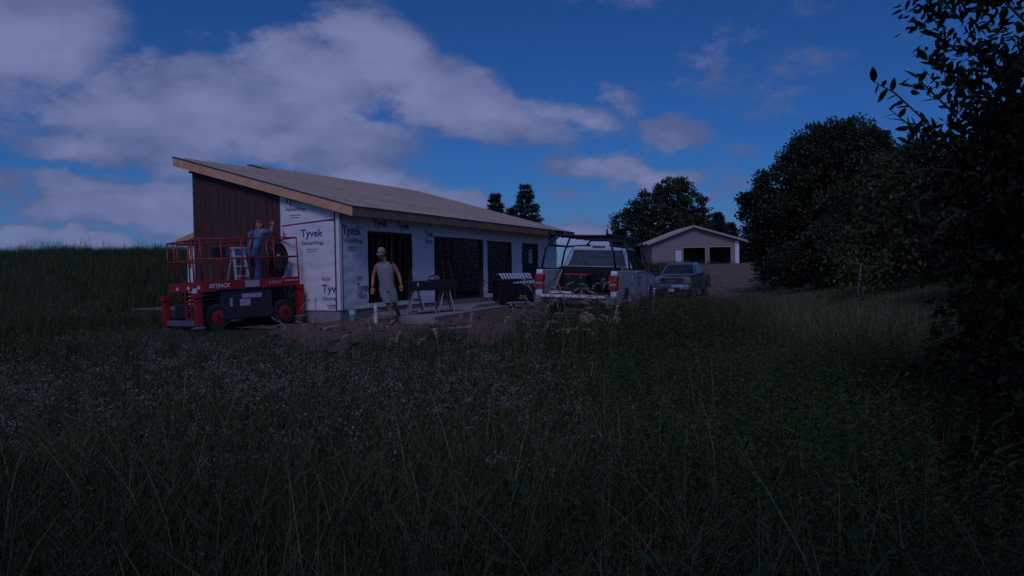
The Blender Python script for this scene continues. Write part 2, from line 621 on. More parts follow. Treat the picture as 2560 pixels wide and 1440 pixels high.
def sheet(name, m, inside, x0, x1, y0, y1, step, lift, label, rough=0.02):
    xs = np.arange(x0, x1, step)
    ys = np.arange(y0, y1, step)
    X, Y = np.meshgrid(xs, ys)
    rr = np.random.default_rng(3)
    lump = rough * (hash2(X, Y, 2.3) + 0.7 * hash2(Y, X, 5.1)) + rr.normal(0, rough * 0.5, X.shape)
    Z = ground(X, Y) + lift + lump
    v = np.stack([X, Y, Z], -1).reshape(-1, 3)
    nx = len(xs)
    I, J = np.meshgrid(np.arange(nx - 1), np.arange(len(ys) - 1))
    a = (J * nx + I).ravel()
    f = np.stack([a, a + 1, a + nx + 1, a + nx], -1)
    c = v[f].mean(1)
    keep = inside(c[:, 0], c[:, 1])
    f = f[keep]
    used = np.unique(f)
    mp = np.full(len(v), -1)
    mp[used] = np.arange(len(used))
    o = mesh_np(name, v[used], mp[f], m, None, True)
    return tag(o, label, None, None, 'structure')


def yard_in(x, y):
    w = 0.45 * hash2(x, y, 1.1) + 0.2 * hash2(y, x, 2.7)
    near = y > 14.1 + 0.55 * np.abs(x + 2.6) ** 1.25 * 0.5 + 2.9 * S(-x, 4.2, 5.4) + w
    return near & (x > -7.4 + 0.4 * w) & (x < 2.6 + w + 0.30 * (y - 14)) & (y < 40)


def drive_c(y):
    return 3.4 + 0.235 * (y - 14) + 0.0009 * (y - 14) ** 2


def drive_in(x, y):
    w = 0.45 * hash2(x, y, 0.7)
    half = 1.5 + 0.028 * (y - 21)
    return (np.abs(x - drive_c(y) + 1.0 - 0.01 * (y - 21)) < half + w) & (y > 21.5)


build_ground()
sheet('dirt_yard', 'dirt', yard_in, -9, 12, 13, 40, 0.16, 0.035, 'bare reddish dirt yard around the house', 0.03)
sheet('driveway', 'gravel', lambda x, y: drive_in(x, y) & ~(yard_in(x, y)), -2, 34, 15, 92, 0.45, 0.03, 'reddish gravel drive climbing to the garage', 0.015)

# ------------------------------------------------------------------ the house (local x along the front, y into the house)
TH = 0.3962
HC = (-4.1709, 19.4161, 0.0)
house = empty('house', HC, PI / 2 - TH)
tag(house, 'long shed-roofed house under construction, white house wrap and dark siding', 'house')
SL, ZN, OE = 0.2784, 2.5108, 0.463


def roof_z(b):
    return ZN + SL * (b + OE)


def build_house():
    H = house
    FT = 0.222
    # foundation and floor
    MB().box(0.03, 15.7, 0.03, 4.46, -0.75, -0.004).build('foundation', 'concrete', H)
    box('floor', 'concrete_dirty', H, 0.15, 15.6, 0.15, 7.0, -0.02, 0.012)
    top = roof_z(0.0) - FT - 0.02
    # wrinkled sheet of wrap: u along the wall, z up; the folds are real relief
    def wrap_sheet(end, u0, u1, z0, ztop, seed):
        nu, nz = max(4, int((u1 - u0) / 0.07)), 46
        v = []
        for i in range(nu + 1):
            u = u0 + (u1 - u0) * i / nu
            zt_ = ztop(u)
            for k in range(nz + 1):
                z = z0 + (zt_ - z0) * k / nz
                q = 0.5 + 0.5 * math.sin(z * 21 + 1.6 * math.sin(u * 2.3 + seed) + 0.9 * math.sin(u * 7 + z * 3))
                q2 = 0.5 + 0.5 * math.sin(z * 6.1 + u * 3.3 + seed * 2)
                q3 = 0.5 + 0.5 * math.sin(u * 8 - z * 9 + 2 * math.sin(z * 2 + seed))
                d = 0.024 * (0.45 * q ** 3 * q2 + 0.35 * q3 ** 2 * q + 0.20 * q2)
                v.append((d, u, z) if end else (u, d, z))
        f = [(i * (nz + 1) + k, (i + 1) * (nz + 1) + k, (i + 1) * (nz + 1) + k + 1, i * (nz + 1) + k + 1) for i in range(nu) for k in range(nz)]
        return mesh_np('wrap_sheet', v, f, 'wrap', H, True)

    # front wall: wrapped panels between the openings
    ops = [(1.26, 3.54, 0.11, 1.99), (4.85, 8.33, 0.02, 1.97), (8.68, 10.84, 0.12, 1.95), (11.86, 13.57, 0.12, 1.95)]
    prev = 0.0
    for a0, a1, z0, z1 in ops + [(15.8, 15.8, 0, 0)]:
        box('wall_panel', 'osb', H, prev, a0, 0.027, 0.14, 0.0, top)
        wrap_sheet(False, prev, a0, 0.0, lambda u: top, a0)
        prev = a1
    for a0, a1, z0, z1 in ops:
        box('header', 'wrap', H, a0, a1, 0.004, 0.14, z1, top)
        if z0 > 0.05:
            box('sill', 'wrap', H, a0, a1, 0.004, 0.14, 0.0, z0)
        m = MB()
        for x in (a0, a1 - 0.038):
            m.box(x + 0.002, x + 0.036, 0.02, 0.155, z0, z1)
        m.box(a0 + 0.04, a1 - 0.04, 0.02, 0.155, z1 - 0.04, z1 - 0.002)
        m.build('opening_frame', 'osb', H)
    # end wall: wrapped part by the corner (sloping top)
    zt = lambda b: roof_z(b) - FT + 0.1
    MB().extrude([(0.027, 0.0, 0.0), (0.027, 1.76, 0.0), (0.027, 1.76, zt(1.76)), (0.027, 0.0, zt(0))],
                 [(0.14, 0.0, 0.0), (0.14, 1.76, 0.0), (0.14, 1.76, zt(1.76)), (0.14, 0.0, zt(0))]).build('wall_panel', 'osb', H)
    wrap_sheet(True, 0.0, 1.76, 0.0, zt, 3.3)
    MB().extrude([(0.02, 1.762, 0.0), (0.02, 4.5, 0.0), (0.02, 4.5, zt(4.5)), (0.02, 1.762, zt(1.762))],
                 [(0.14, 1.762, 0.0), (0.14, 4.5, 0.0), (0.14, 4.5, zt(4.5)), (0.14, 1.762, zt(1.762))]).build('sheathing', 'osb', H)
    # dark vertical siding boards, each its own plank with a shadow gap
    nb = 14
    wv = (4.5 - 1.775) / nb
    for i in range(nb):
        b0 = 1.775 + i * wv
        b1 = b0 + wv - 0.007
        t = -0.012 - 0.003 * ((i * 7) % 3)
        z0 = 0.0 + 0.01 * ((i * 5) % 4)
        MB().extrude([(t, b0, z0), (t, b1, z0), (t, b1, zt(b1) - 0.02), (t, b0, zt(b0) - 0.02)],
                     [(0.018, b0, z0), (0.018, b1, z0), (0.018, b1, zt(b1) - 0.02), (0.018, b0, zt(b0) - 0.02)]).build('siding_board', 'siding', H)
    box('corner_trim', 'siding_trim', H, -0.03, 0.10, 4.503, 4.55, 0.0, roof_z(4.5) - FT - 0.02)
    box('trim_end', 'siding_trim', H, -0.02, 0.08, 4.45, 4.68, roof_z(4.6) - FT - 0.08, roof_z(4.6) - FT - 0.03)
    # corner strip and tapes of the wrap
    box('corner_strip', 'wrap', H, -0.006, 0.10, -0.006, 0.09, 0.003, top + 0.05)
    box('seam_tape', 'tape', H, 0.11, 0.135, -0.004, 0.02, 0.0, top)
    MB().extrude([(-0.004, 0.10, 2.205), (-0.004, 1.70, 2.095), (-0.004, 1.70, 2.125), (-0.004, 0.10, 2.24)],
                 [(0.01, 0.10, 2.205), (0.01, 1.70, 2.095), (0.01, 1.70, 2.125), (0.01, 0.10, 2.24)]).build('seam_tape', 'tape', H)
    box('seam_tape', 'tape', H, -0.006, 0.01, 1.745, 1.772, 0.0, zt(1.76) - 0.02)
    # printing on the wrap
    xe, ye = (0, -1, 0), (0, 0, 1)

    def logo(wall, pos, z, w=0.64, t1='Tyvek', t2='HomeWrap.', w2=None, lines=True, oval=False):
        if wall == 'end':
            o1, o2, xd = (-0.004, pos, z), (-0.004, pos - 0.03 * w / 0.64, z - 0.20), xe
            off = lambda q, dz: (-0.004, pos - q, z + dz)
        else:
            o1, o2, xd = (pos, -0.004, z), (pos + 0.03, -0.004, z - 0.20), (1, 0, 0)
            off = lambda q, dz: (pos + q, -0.004, z + dz)
        text(t1, 'wrap_ink', H, o1, xd, ye, width=w, bold=0.012)
        if t2:
            text(t2, 'wrap_ink', H, o2, xd, ye, width=w2 or w, bold=0.003)
        if lines:
            m = MB()
            for q0, q1, dz in ((0.16, 0.52, -0.32), (0.19, 0.46, -0.38)):
                p0, p1 = off(q0 * w / 0.64, dz), off(q1 * w / 0.64, dz)
                if wall == 'end':
                    m.box(-0.0045, 0.002, min(p0[1], p1[1]), max(p0[1], p1[1]), p0[2], p0[2] + 0.012)
                else:
                    m.box(min(p0[0], p1[0]), max(p0[0], p1[0]), -0.0045, 0.002, p0[2], p0[2] + 0.012)
            m.build('small_print', 'wrap_ink', H)
        if oval:
            p = off(0.13, 0.33)
            m = MB()
            ring, inn = [], []
            for k in range(18):
                a = 2 * PI * k / 18
                for lst, sc in ((ring, 1.0), (inn, 0.86)):
                    q, dz = 0.125 * sc * math.cos(a), 0.050 * sc * math.sin(a)
                    lst.append((-0.0045, p[1] + q, p[2] + dz) if wall == 'end' else (p[0] + q, -0.0045, p[2] + dz))
            m.add(ring + inn, [(k, (k + 1) % 18, 18 + (k + 1) % 18, 18 + k) for k in range(18)])
            m.build('oval_logo', 'wrap_red', H)
            pp = off(0.035, 0.305)
            text('DUPONT', 'wrap_red', H, pp, xd, ye, width=0.19, bold=0.02)

    logo('end', 1.60, 2.68, 0.60)
    logo('end', 1.13, 1.82, 0.65)
    text('k', 'wrap_ink', H, (-0.004, 1.68, 1.84), xe, ye, width=0.10, bold=0.012)
    logo('end', 0.53, 0.44, 0.53, 'Tyve', 'HomeW', oval=True)
    logo('end', 1.65, 0.42, 0.62)
    logo('front', 0.14, 1.86, 0.80, w2=0.86)
    logo('front', 0.72, 0.46, 0.50, 'Tyve', 'Hom', w2=0.40, lines=False, oval=True)
    logo('front', 4.28, 1.93, 0.50, 'Tyve', 'Hom', w2=0.42, lines=False)
    text('Tyvek', 'wrap_ink', H, (1.55, -0.003, 2.12), (1, 0, 0), ye, width=0.70, bold=0.012)
    text('Tyvek', 'wrap_ink', H, (2.72, -0.003, 2.10), (1, 0, 0), ye, width=0.70, bold=0.012)
    p = MB()
    for k in range(14):
        a = 2 * PI * k / 14
        p.v.append((3.67 + 0.06 * math.cos(a), -0.0045, 0.60 + 0.03 * math.sin(a)))
    p.f.append(tuple(range(14)))
    p.build('oval_logo', 'wrap_red', H)
    # a loose torn flap of wrap hanging beside the lift
    fl = MB()
    rows = []
    for i in range(7):
        z = 0.80 - i * 0.095
        wl = 0.34 - 0.02 * i + 0.03 * math.sin(i * 2.1)
        rows.append([(-0.05 - 0.035 * math.sin(i * 0.9 + k), 1.74 - wl * k / 4, z - 0.03 * ((k * 3 + i) % 3)) for k in range(5)])
    v = [q for r_ in rows for q in r_]
    f = [(i * 5 + k, i * 5 + k + 1, i * 5 + k + 6, i * 5 + k + 5) for i in range(6) for k in range(4)]
    fo = fl.add(v, f).build('torn_wrap_flap', 'wrap', H, smooth=True)
    so = fo.modifiers.new('solid', 'SOLIDIFY')
    so.thickness = 0.004
    # hidden outer walls
    box('rear_wall', 'osb', H, 0.14, 3.0, 4.36, 4.5, 0, 3.2)
    box('rear_wall', 'osb', H, 8.0, 15.6, 6.9, 7.0, 0, 3.9)
    MB().extrude([(15.66, 0.14, 0), (15.66, 7.0, 0), (15.66, 7.0, roof_z(7) - 0.3), (15.66, 0.14, roof_z(0.14) - 0.3)],
                 [(15.8, 0.14, 0), (15.8, 7.0, 0), (15.8, 7.0, roof_z(7) - 0.3), (15.8, 0.14, roof_z(0.14) - 0.3)]).build('far_wall', 'wrap', H)
    # rear lean-to with its own low roof
    MB().box(3.0, 8.0, 4.5, 7.78, 0.0, 1.82).build('lean_to_wall', 'wrap', H)
    zl = lambda b: 2.02 + 0.32 * (8.0 - b)
    MB().extrude([(2.75, 4.56, zl(4.56)), (2.75, 8.0, zl(8)), (2.75, 8.0, zl(8) - 0.16), (2.75, 4.56, zl(4.56) - 0.16)],
                 [(8.2, 4.56, zl(4.56)), (8.2, 8.0, zl(8)), (8.2, 8.0, zl(8) - 0.16), (8.2, 4.56, zl(4.56) - 0.16)]).build('lean_to_roof', 'fascia', H)
    box('seam_tape', 'tape', H, 2.99, 3.02, 7.2, 7.785, 1.30, 1.345)
    # interior studs, partitions and a few light boards leaning
    m = MB()
    for i in range(9):
        m.box(3.4, 3.44, 0.6 + i * 0.41, 0.64 + i * 0.41, 0.012, 2.4)
    m.box(3.4, 3.44, 0.5, 4.3, 2.40, 2.45)
    m.build('stud_partition', 'lumber', H)
    for i in range(8):
        box('stud', 'lumber', H, 5.2 + i * 0.42, 5.24 + i * 0.42, 2.6, 2.69, 0.012, 2.5)
    for i in range(7):
        box('stud', 'lumber', H, 9.0 + i * 0.61, 9.04 + i * 0.61, 3.4, 3.49, 0.012, 2.5)
    for i, (a, b, tilt) in enumerate(((6.75, 1.5, 0.02), (7.25, 1.3, -0.03), (7.75, 1.1, 0.05), (8.02, 0.9, -0.10))):
        w = 0.10 if i < 2 else 0.045
        MB().extrude([(a, b, 0.012), (a + w, b, 0.012), (a + w + tilt, b + 0.2, 1.55 - 0.1 * i), (a + tilt, b + 0.2, 1.55 - 0.1 * i)],
                     [(a, b + 0.04, 0.012), (a + w, b + 0.04, 0.012), (a + w + tilt, b + 0.24, 1.55 - 0.1 * i), (a + tilt, b + 0.24, 1.55 - 0.1 * i)]
                     ).build('leaning_board', 'lumber', H)
    # loose jamb wrap beside the door
    MB().extrude([(8.30, -0.02, 0.6), (8.62, -0.03, 0.55), (8.60, -0.01, 1.9), (8.36, -0.01, 1.95)],
                 [(8.30, -0.012, 0.6), (8.62, -0.022, 0.55), (8.60, -0.002, 1.9), (8.36, -0.002, 1.95)]).build('loose_wrap', 'wrap', H)
    box('window_sticker', 'bucket_white', H, 12.95, 13.3, 0.16, 0.165, 1.18, 1.72)
    # roof: six-sided deck, the far half runs deeper
    poly = [(-0.14, -OE), (16.72, -OE), (18.55, 8.35), (5.0, 7.08), (5.05, 6.05), (-0.14, 5.05)]
    P = [(a, b, SL * (b + OE) + ZN) for a, b in poly]
    MB().prism([(p[0], p[1], p[2]) for p in P], -0.05, -0.012).build('roof_deck', 'osb', H)
    # roofing courses, lapped like shingles, one saw-tooth sheet
    v, f = [], []
    cw = 0.20

    def span(b):
        pts = []
        n = len(poly)
        for i in range(n):
            (a0, b0), (a1, b1) = poly[i], poly[(i + 1) % n]
            if (b0 - b) * (b1 - b) <= 0 and abs(b1 - b0) > 1e-6:
                t = (b - b0) / (b1 - b0)
                pts.append(a0 + (a1 - a0) * t)
        return (min(pts), max(pts)) if pts else None

    b = -OE + 0.001
    row = 0
    while b < 8.33:
        b1 = min(b + cw, 8.34)
        s0, s1 = span(b + 0.0005), span(b1 - 0.0005)
        if s0 and s1:
            lo, hi = min(s0[0], s1[0]) - 0.012, max(s0[1], s1[1]) + 0.012
            cuts = [lo]
            x = lo + 0.5 + 0.83 * ((row * 7) % 3)
            while x < hi - 0.3:
                cuts.append(x)
                x += 2.44
            cuts.append(hi)
            for c0, c1 in zip(cuts[:-1], cuts[1:]):
                k = len(v)
                j = random.uniform(-0.002, 0.003)
                v += [(c0 + 0.004, b, roof_z(b) + 0.013 + j), (c1 - 0.004, b, roof_z(b) + 0.013 + j), (c0 + 0.004, b1 + 0.02, roof_z(b1 + 0.02) + 0.002), (c1 - 0.004, b1 + 0.02, roof_z(b1 + 0.02) + 0.002),
                      (c0 + 0.004, b, roof_z(b) - 0.010), (c1 - 0.004, b, roof_z(b) - 0.010)]
                f += [(k, k + 1, k + 3, k + 2), (k + 4, k + 5, k + 1, k)]
        b = b1
        row += 1
    o = mesh_np('roofing_courses', v, f, 'roofing', H)
    o['kind'] = 'stuff'
    # fascias
    def rake(a, b0, b1, d, name, m, h=FT, top=-0.014):
        MB().extrude([(a, b0, roof_z(b0) + top), (a, b1, roof_z(b1) + top), (a, b1, roof_z(b1) + top - h), (a, b0, roof_z(b0) + top - h)],
                     [(a + d, b0, roof_z(b0) + top), (a + d, b1, roof_z(b1) + top), (a + d, b1, roof_z(b1) + top - h), (a + d, b0, roof_z(b0) + top - h)]).build(name, m, H)

    rake(-0.18, -OE - 0.04, 5.06, 0.04, 'rake_fascia', 'fascia')
    rake(-0.19, -OE - 0.045, 5.08, 0.06, 'drip_edge', 'drip_edge', 0.03, 0.016)
    box('eave_fascia', 'fascia_shaded', H, -0.138, 14.2, -OE - 0.04, -OE - 0.003, ZN - 0.014 - FT, ZN - 0.014)
    box('eave_fascia', 'fascia_shaded', H, 15.3, 16.7, -OE - 0.04, -OE - 0.003, ZN - 0.014 - FT * 0.9, ZN - 0.014)
    box('drip_edge', 'drip_edge', H, -0.16, 16.74, -OE - 0.052, -OE - 0.006, ZN - 0.03, ZN + 0.004)
    # soffit
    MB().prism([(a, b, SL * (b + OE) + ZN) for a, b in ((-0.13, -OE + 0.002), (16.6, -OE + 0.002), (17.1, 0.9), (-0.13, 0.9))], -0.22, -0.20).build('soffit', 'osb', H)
    for i in range(26):
        a = 0.2 + i * 0.62
        MB().extrude([(a, -OE + 0.01, ZN - 0.06), (a, 1.2, roof_z(1.2) - 0.06), (a, 1.2, roof_z(1.2) - 0.195), (a, -OE + 0.01, ZN - 0.195)],
                     [(a + 0.04, -OE + 0.01, ZN - 0.06), (a + 0.04, 1.2, roof_z(1.2) - 0.06), (a + 0.04, 1.2, roof_z(1.2) - 0.195), (a + 0.04, -OE + 0.01, ZN - 0.195)]
                     ).build('rafter', 'lumber', H)


build_house()

# concrete patio in front of the door
pat = MB().prism([(-1.77, 18.26), (0.66, 26.2), (-1.10, 26.9), (-3.55, 20.45), (-2.62, 18.5)], -0.62, -0.12).build('patio', 'concrete', None, 0.015)
tag(pat, 'concrete patio slab in front of the house openings', None, None, 'structure')


# ------------------------------------------------------------------ scissor lift (local x along its long side, y towards the far side)
LA = R(46.4)
lift = empty('scissor_lift', (-6.83, 17.80, -0.36), 0)
lift.rotation_euler = (Matrix.Rotation(R(-2.6), 3, 'Y') @ Matrix.Rotation(LA, 3, 'Z')).to_euler()
tag(lift, 'red scissor lift with railed platform parked against the dark siding', 'scissor lift')
LL, LW = 2.43, 1.72


def build_lift():
    H = lift
    z0, zd, zt = 0.94, 1.13, 2.08      # platform underside, toe board top, rail top
    box('deck', 'lift_grey', H, 0.03, LL - 0.03, 0.03, LW - 0.03, z0 + 0.02, z0 + 0.06)
    tb = box('toe_board', 'lift_red', H, 0.0, LL, -0.022, 0.02, z0 - 0.02, zd, 0.006)
    box('toe_board', 'lift_red', H, -0.022, 0.02, 0.0, LW, z0 - 0.02, zd, 0.006)
    box('toe_board', 'lift_red', H, LL - 0.02, LL + 0.022, 0.0, LW, z0 - 0.02, zd, 0.006)
    box('toe_board', 'lift_red', H, 0.0, LL, LW - 0.02, LW + 0.022, z0 - 0.02, zd, 0.006)
    fx = (1, 0, 0)
    text('SKYJACK', 'decal_white', tb, (0.12, -0.025, z0 + 0.035), fx, (0, 0, 1), width=0.52, bold=0.02, shear=0.3)
    box('maker_plate', 'decal_green', tb, 1.00, 1.36, -0.026, -0.020, z0 + 0.01, z0 + 0.16)
    text('SJ 6826 RT', 'decal_grey', tb, (1.60, -0.025, z0 + 0.06), fx, (0, 0, 1), width=0.36, bold=0.02)
    for i in range(5):
        box('reflector', 'decal_white', tb, 2.03 + i * 0.075, 2.075 + i * 0.075, -0.026, -0.02, z0 + 0.10, z0 + 0.125)
    for y in (0.10, 0.62, 1.2):
        box('sticker', 'decal_white', H, -0.027, -0.02, y, y + 0.12, z0 + 0.02, z0 + 0.09)
    tz = lambda *p: MB().tube(p, 0.018, 8)
    # rails: near side, far side, two ends; each bar and post its own part
    def rail(p0, p1):
        tz(p0, p1).build('guard_rail', 'lift_red', H, smooth=True)

    for y in (0.0, LW):
        for z in (zt, (zt + zd) / 2 + 0.02):
            rail((0, y, z), (LL, y, z))
    for x in (0.0, LL):
        for z in (zt, (zt + zd) / 2 + 0.02):
            rail((x, 0, z), (x, LW, z))
    for x in (0.0, 0.48, 0.98, 1.16, 1.62, 1.80, LL):
        tz((x, 0, zd - 0.02), (x, 0, zt)).build('rail_post', 'lift_red', H, smooth=True)
    for x in (0.0, 0.8, 1.6, LL):
        tz((x, LW, zd - 0.02), (x, LW, zt)).build('rail_post', 'lift_red', H, smooth=True)
    for y in (0.42, 0.62, 1.18, 1.36):
        tz((0, y, zd - 0.02), (0, y, zt)).build('rail_post', 'lift_red', H, smooth=True)
    tz((LL, LW / 2, zd - 0.02), (LL, LW / 2, zt)).build('rail_post', 'lift_red', H, smooth=True)
    # entry gate chain loops
    MB().tube([(0.0, 0.62 - 0.14 * t, 1.95 - 0.5 * math.sin(PI * t)) for t in [i / 10 for i in range(11)]], 0.012, 6).build('gate_hose', 'lift_red', H, smooth=True)
    MB().box(0.30, 0.62, 0.04, 0.14, 1.62, 1.88).box(0.33, 0.60, 0.035, 0.05, 1.60, 1.625).build('control_box', 'black_plastic', H, 0.012)
    box('control_panel', 'decal_grey', H, 0.36, 0.50, 0.032, 0.039, 1.59, 1.615)
    # chassis
    ch = MB()
    ch.box(-0.05, 2.45, 0.30, 1.42, 0.30, 0.62)
    ch.build('chassis', 'lift_black', H, 0.02)
    body = box('engine_tray', 'lift_black', H, 0.42, 1.70, 0.02, 0.32, 0.22, 0.90, 0.03)
    box('tray_label', 'decal_grey', body, 0.92, 1.42, 0.012, 0.019, 0.70, 0.80)
    box('tray_label', 'decal_grey', body, 0.86, 1.12, 0.012, 0.019, 0.52, 0.68)
    box('tray_label', 'decal_grey', body, 0.62, 0.68, 0.012, 0.019, 0.52, 0.72)
    MB().box(0.44, 1.68, 0.03, 0.31, 0.90, 0.915).build('tray_lid', 'lift_grey', body)
    # folded scissor stack between chassis and platform
    for k in range(3):
        zz = 0.64 + k * 0.09
        for y in (0.45, 1.22):
            MB().box(0.08, 2.35, y, y + 0.06, zz, zz + 0.07).build('scissor_arm', 'lift_black', H, 0.005)
    # wheels with red hubs
    for x in (0.35, 2.02):
        for y in (0.04, 1.44):
            w = MB().lathe_y([(0.16, 0.0), (0.26, 0.0), (0.30, 0.03), (0.30, 0.21), (0.26, 0.24), (0.16, 0.24)], (x, y, 0.30), 28).build('wheel', 'rubber', H, smooth=False)
            yy = -0.012 if y < 1 else 0.232
            MB().lathe_y([(0.02, yy + 0.0), (0.10, yy), (0.18, yy + 0.015), (0.19, yy + 0.02)], (x, y, 0.30), 24).build('rim', 'lift_red', w)
            MB().lathe_y([(0.03, yy - 0.02), (0.05, yy - 0.02), (0.05, yy + 0.01)], (x, y, 0.30), 14).build('hub', 'lift_black', w)
    # outriggers: near-left, far-left, right
    for x, y, zb in ((-0.16, -0.02, 0.10), (-0.16, 1.62, 0.06), (2.42, 0.02, 0.16), (2.42, 1.62, 0.12)):
        o = MB().box(x - 0.075, x + 0.075, y - 0.075, y + 0.075, zb + 0.04, zb + 0.74).box(x - 0.095, x + 0.095, y - 0.095, y + 0.095, zb + 0.66, zb + 0.78).build('outrigger', 'lift_red', H, 0.012)
        MB().lathe_z([(0.05, 0), (0.16, 0.0), (0.16, 0.02), (0.05, 0.05)], (x, y, zb - 0.01), 16).build('foot', 'lift_grey', o)
    box('end_beam', 'lift_grey', H, -0.20, -0.10, 0.06, 1.54, 0.14, 0.27, 0.01)
    m = MB()
    for z in (0.30, 0.50, 0.68):
        m.tube([(-0.14, 0.34, z), (-0.14, 0.62, z)], 0.018, 6)
    for y in (0.34, 0.62):
        m.tube([(-0.14, y, 0.22), (-0.14, y, 0.92)], 0.02, 6)
    m.build('entry_ladder', 'lift_red', H)
    box('document_box', 'decal_white', H, -0.17, -0.11, 0.05, 0.17, 0.86, 0.98, 0.01)
    MB().tube([(2.0, -0.03, 1.0), (1.99, -0.06, 0.8), (2.02, -0.05, 0.5), (1.93, -0.05, 0.3)], 0.010, 6).build('power_cord', 'lift_black', H)


build_lift()

# step ladder standing on the lift deck
LM = lift.rotation_euler.to_matrix()


def on_lift(x, y, z):
    return Vector(lift.location) + LM @ Vector((x, y, z))


lad = empty('step_ladder', on_lift(1.10, 0.42, 1.0), R(46.4))
tag(lad, 'silver folding step ladder with a blue label standing on the lift', 'ladder')
for s in (-1, 1):
    MB().extrude([(s * 0.17 - 0.02, -0.20, 0.0), (s * 0.17 + 0.02, -0.20, 0.0), (s * 0.12 + 0.02, 0.02, 0.86), (s * 0.12 - 0.02, 0.02, 0.86)],
                 [(s * 0.17 - 0.02, -0.14, 0.0), (s * 0.17 + 0.02, -0.14, 0.0), (s * 0.12 + 0.02, 0.08, 0.86), (s * 0.12 - 0.02, 0.08, 0.86)]).build('side_rail', 'aluminium', lad)
    MB().tube([(s * 0.16, 0.34, 0.0), (s * 0.12, 0.07, 0.84)], 0.014, 6).build('back_leg', 'aluminium', lad)
for k in range(3):
    z = 0.20 + k * 0.23
    box('step', 'aluminium', lad, -0.16 + k * 0.01, 0.16 - k * 0.01, -0.20 + 0.06 * k, -0.08 + 0.06 * k, z, z + 0.035)
cap = box('ladder_cap', 'aluminium', lad, -0.15, 0.15, -0.03, 0.13, 0.86, 0.90)
box('label_plate', 'label_blue', lad, -0.08, 0.08, -0.045, -0.035, 0.62, 0.84)

# coil of black hose hung over the rail
coil = empty('hose_coil', on_lift(2.02, 0.30, 1.62), R(60))
tag(coil, 'thick oval coil of black hose hung on the lift rail', 'hose coil')
for k in range(9):
    rr = 0.40 - 0.037 * (k % 5)
    off = -0.09 + 0.045 * (k % 4)
    pts = []
    for i in range(37):
        a = 2 * PI * i / 36 + k
        pts.append(((rr * 0.70) * math.cos(a) + 0.02 * math.sin(3 * a + k), off + 0.02 * math.sin(2 * a + k), rr * 1.02 * math.sin(a) - 0.05))
    MB().tube(pts, 0.030, 7, cap=False).build('hose_loop', 'black_plastic', coil, smooth=True)
core = MB().lathe_y([(0.02, -0.10), (0.20, -0.11), (0.33, -0.07), (0.35, 0.0), (0.33, 0.07), (0.20, 0.11), (0.02, 0.10)], (0, 0, 0), 28).build('reel_core', 'black_plastic', coil)
core.scale = (0.72, 1, 1)
core.location = (0, 0, -0.05)
box('tag_label', 'decal_white', coil, -0.12, -0.05, -0.175, -0.165, 0.02, 0.08)


# ------------------------------------------------------------------ people
def skin_body(name, m, parent, joints, bones, sub=2):
    names = list(joints)
    me = bpy.data.meshes.new(name)
    me.from_pydata([joints[k][:3] for k in names], [(names.index(a), names.index(b)) for a, b in bones], [])
    me.update()
    setmat(me, m)
    o = bpy.data.objects.new(name, me)
    link(o, parent)
    o.modifiers.new('skin', 'SKIN')
    for i, k in enumerate(names):
        r_ = joints[k][3:]
        me.skin_vertices[0].data[i].radius = (r_[0], r_[-1])
    me.skin_vertices[0].data[0].use_root = True
    sm = o.modifiers.new('sub', 'SUBSURF')
    sm.levels = sub
    sm.render_levels = sub
    o.modifiers['skin'].use_smooth_shade = True
    return o


def ell_ring(c, rx, ry, n=16, tiltx=0.0, wob=0.0):
    return [(c[0] + rx * math.cos(2 * PI * k / n) * (1 + wob * math.sin(5 * k)), c[1] + ry * math.sin(2 * PI * k / n), c[2] + tiltx * math.cos(2 * PI * k / n)) for k in range(n)]


def hand(parent, wrist, direction, side, m='skin', curl=0.5):
    """palm with five bent fingers hanging along direction; side = x direction of the thumb"""
    d = Vector(direction).normalized()
    w = Vector(wrist)
    fwd = Vector((0, -1, 0))
    across = d.cross(fwd).normalized()
    if across.dot(Vector((side, 0, 0))) < 0:
        across = -across
    mb = MB()
    pc = w + d * 0.045
    n = 10
    rings = []
    for t, hw, ht in ((0.0, 0.026, 0.02), (0.03, 0.036, 0.018), (0.075, 0.042, 0.016), (0.09, 0.040, 0.014)):
        c = w + d * t
        rings.append([tuple(c + across * hw * math.cos(2 * PI * k / n) + fwd * ht * math.sin(2 * PI * k / n)) for k in range(n)])
    mb.loft(rings)
    for i, (o_, ln) in enumerate(((0.030, 0.070), (0.010, 0.080), (-0.011, 0.074), (-0.030, 0.058))):
        b = w + d * 0.083 + across * o_
        k1 = b + d * ln * 0.5 + fwd * 0.008
        k2 = k1 + d * ln * 0.32 * (1 - curl * 0.3) + fwd * 0.03 * curl
        k3 = k2 + d * ln * 0.2 * (1 - curl) + fwd * 0.025
        mb.tube([b, k1, k2, k3], [0.0095, 0.009, 0.008, 0.006], 7)
    tb = w + d * 0.025 + across * 0.034
    mb.tube([tb, tb + d * 0.035 + across * 0.018 + fwd * 0.008, tb + d * 0.068 + across * 0.016 + fwd * 0.018], [0.012, 0.010, 0.007], 7)
    return mb.build('hand', m, parent, smooth=True)


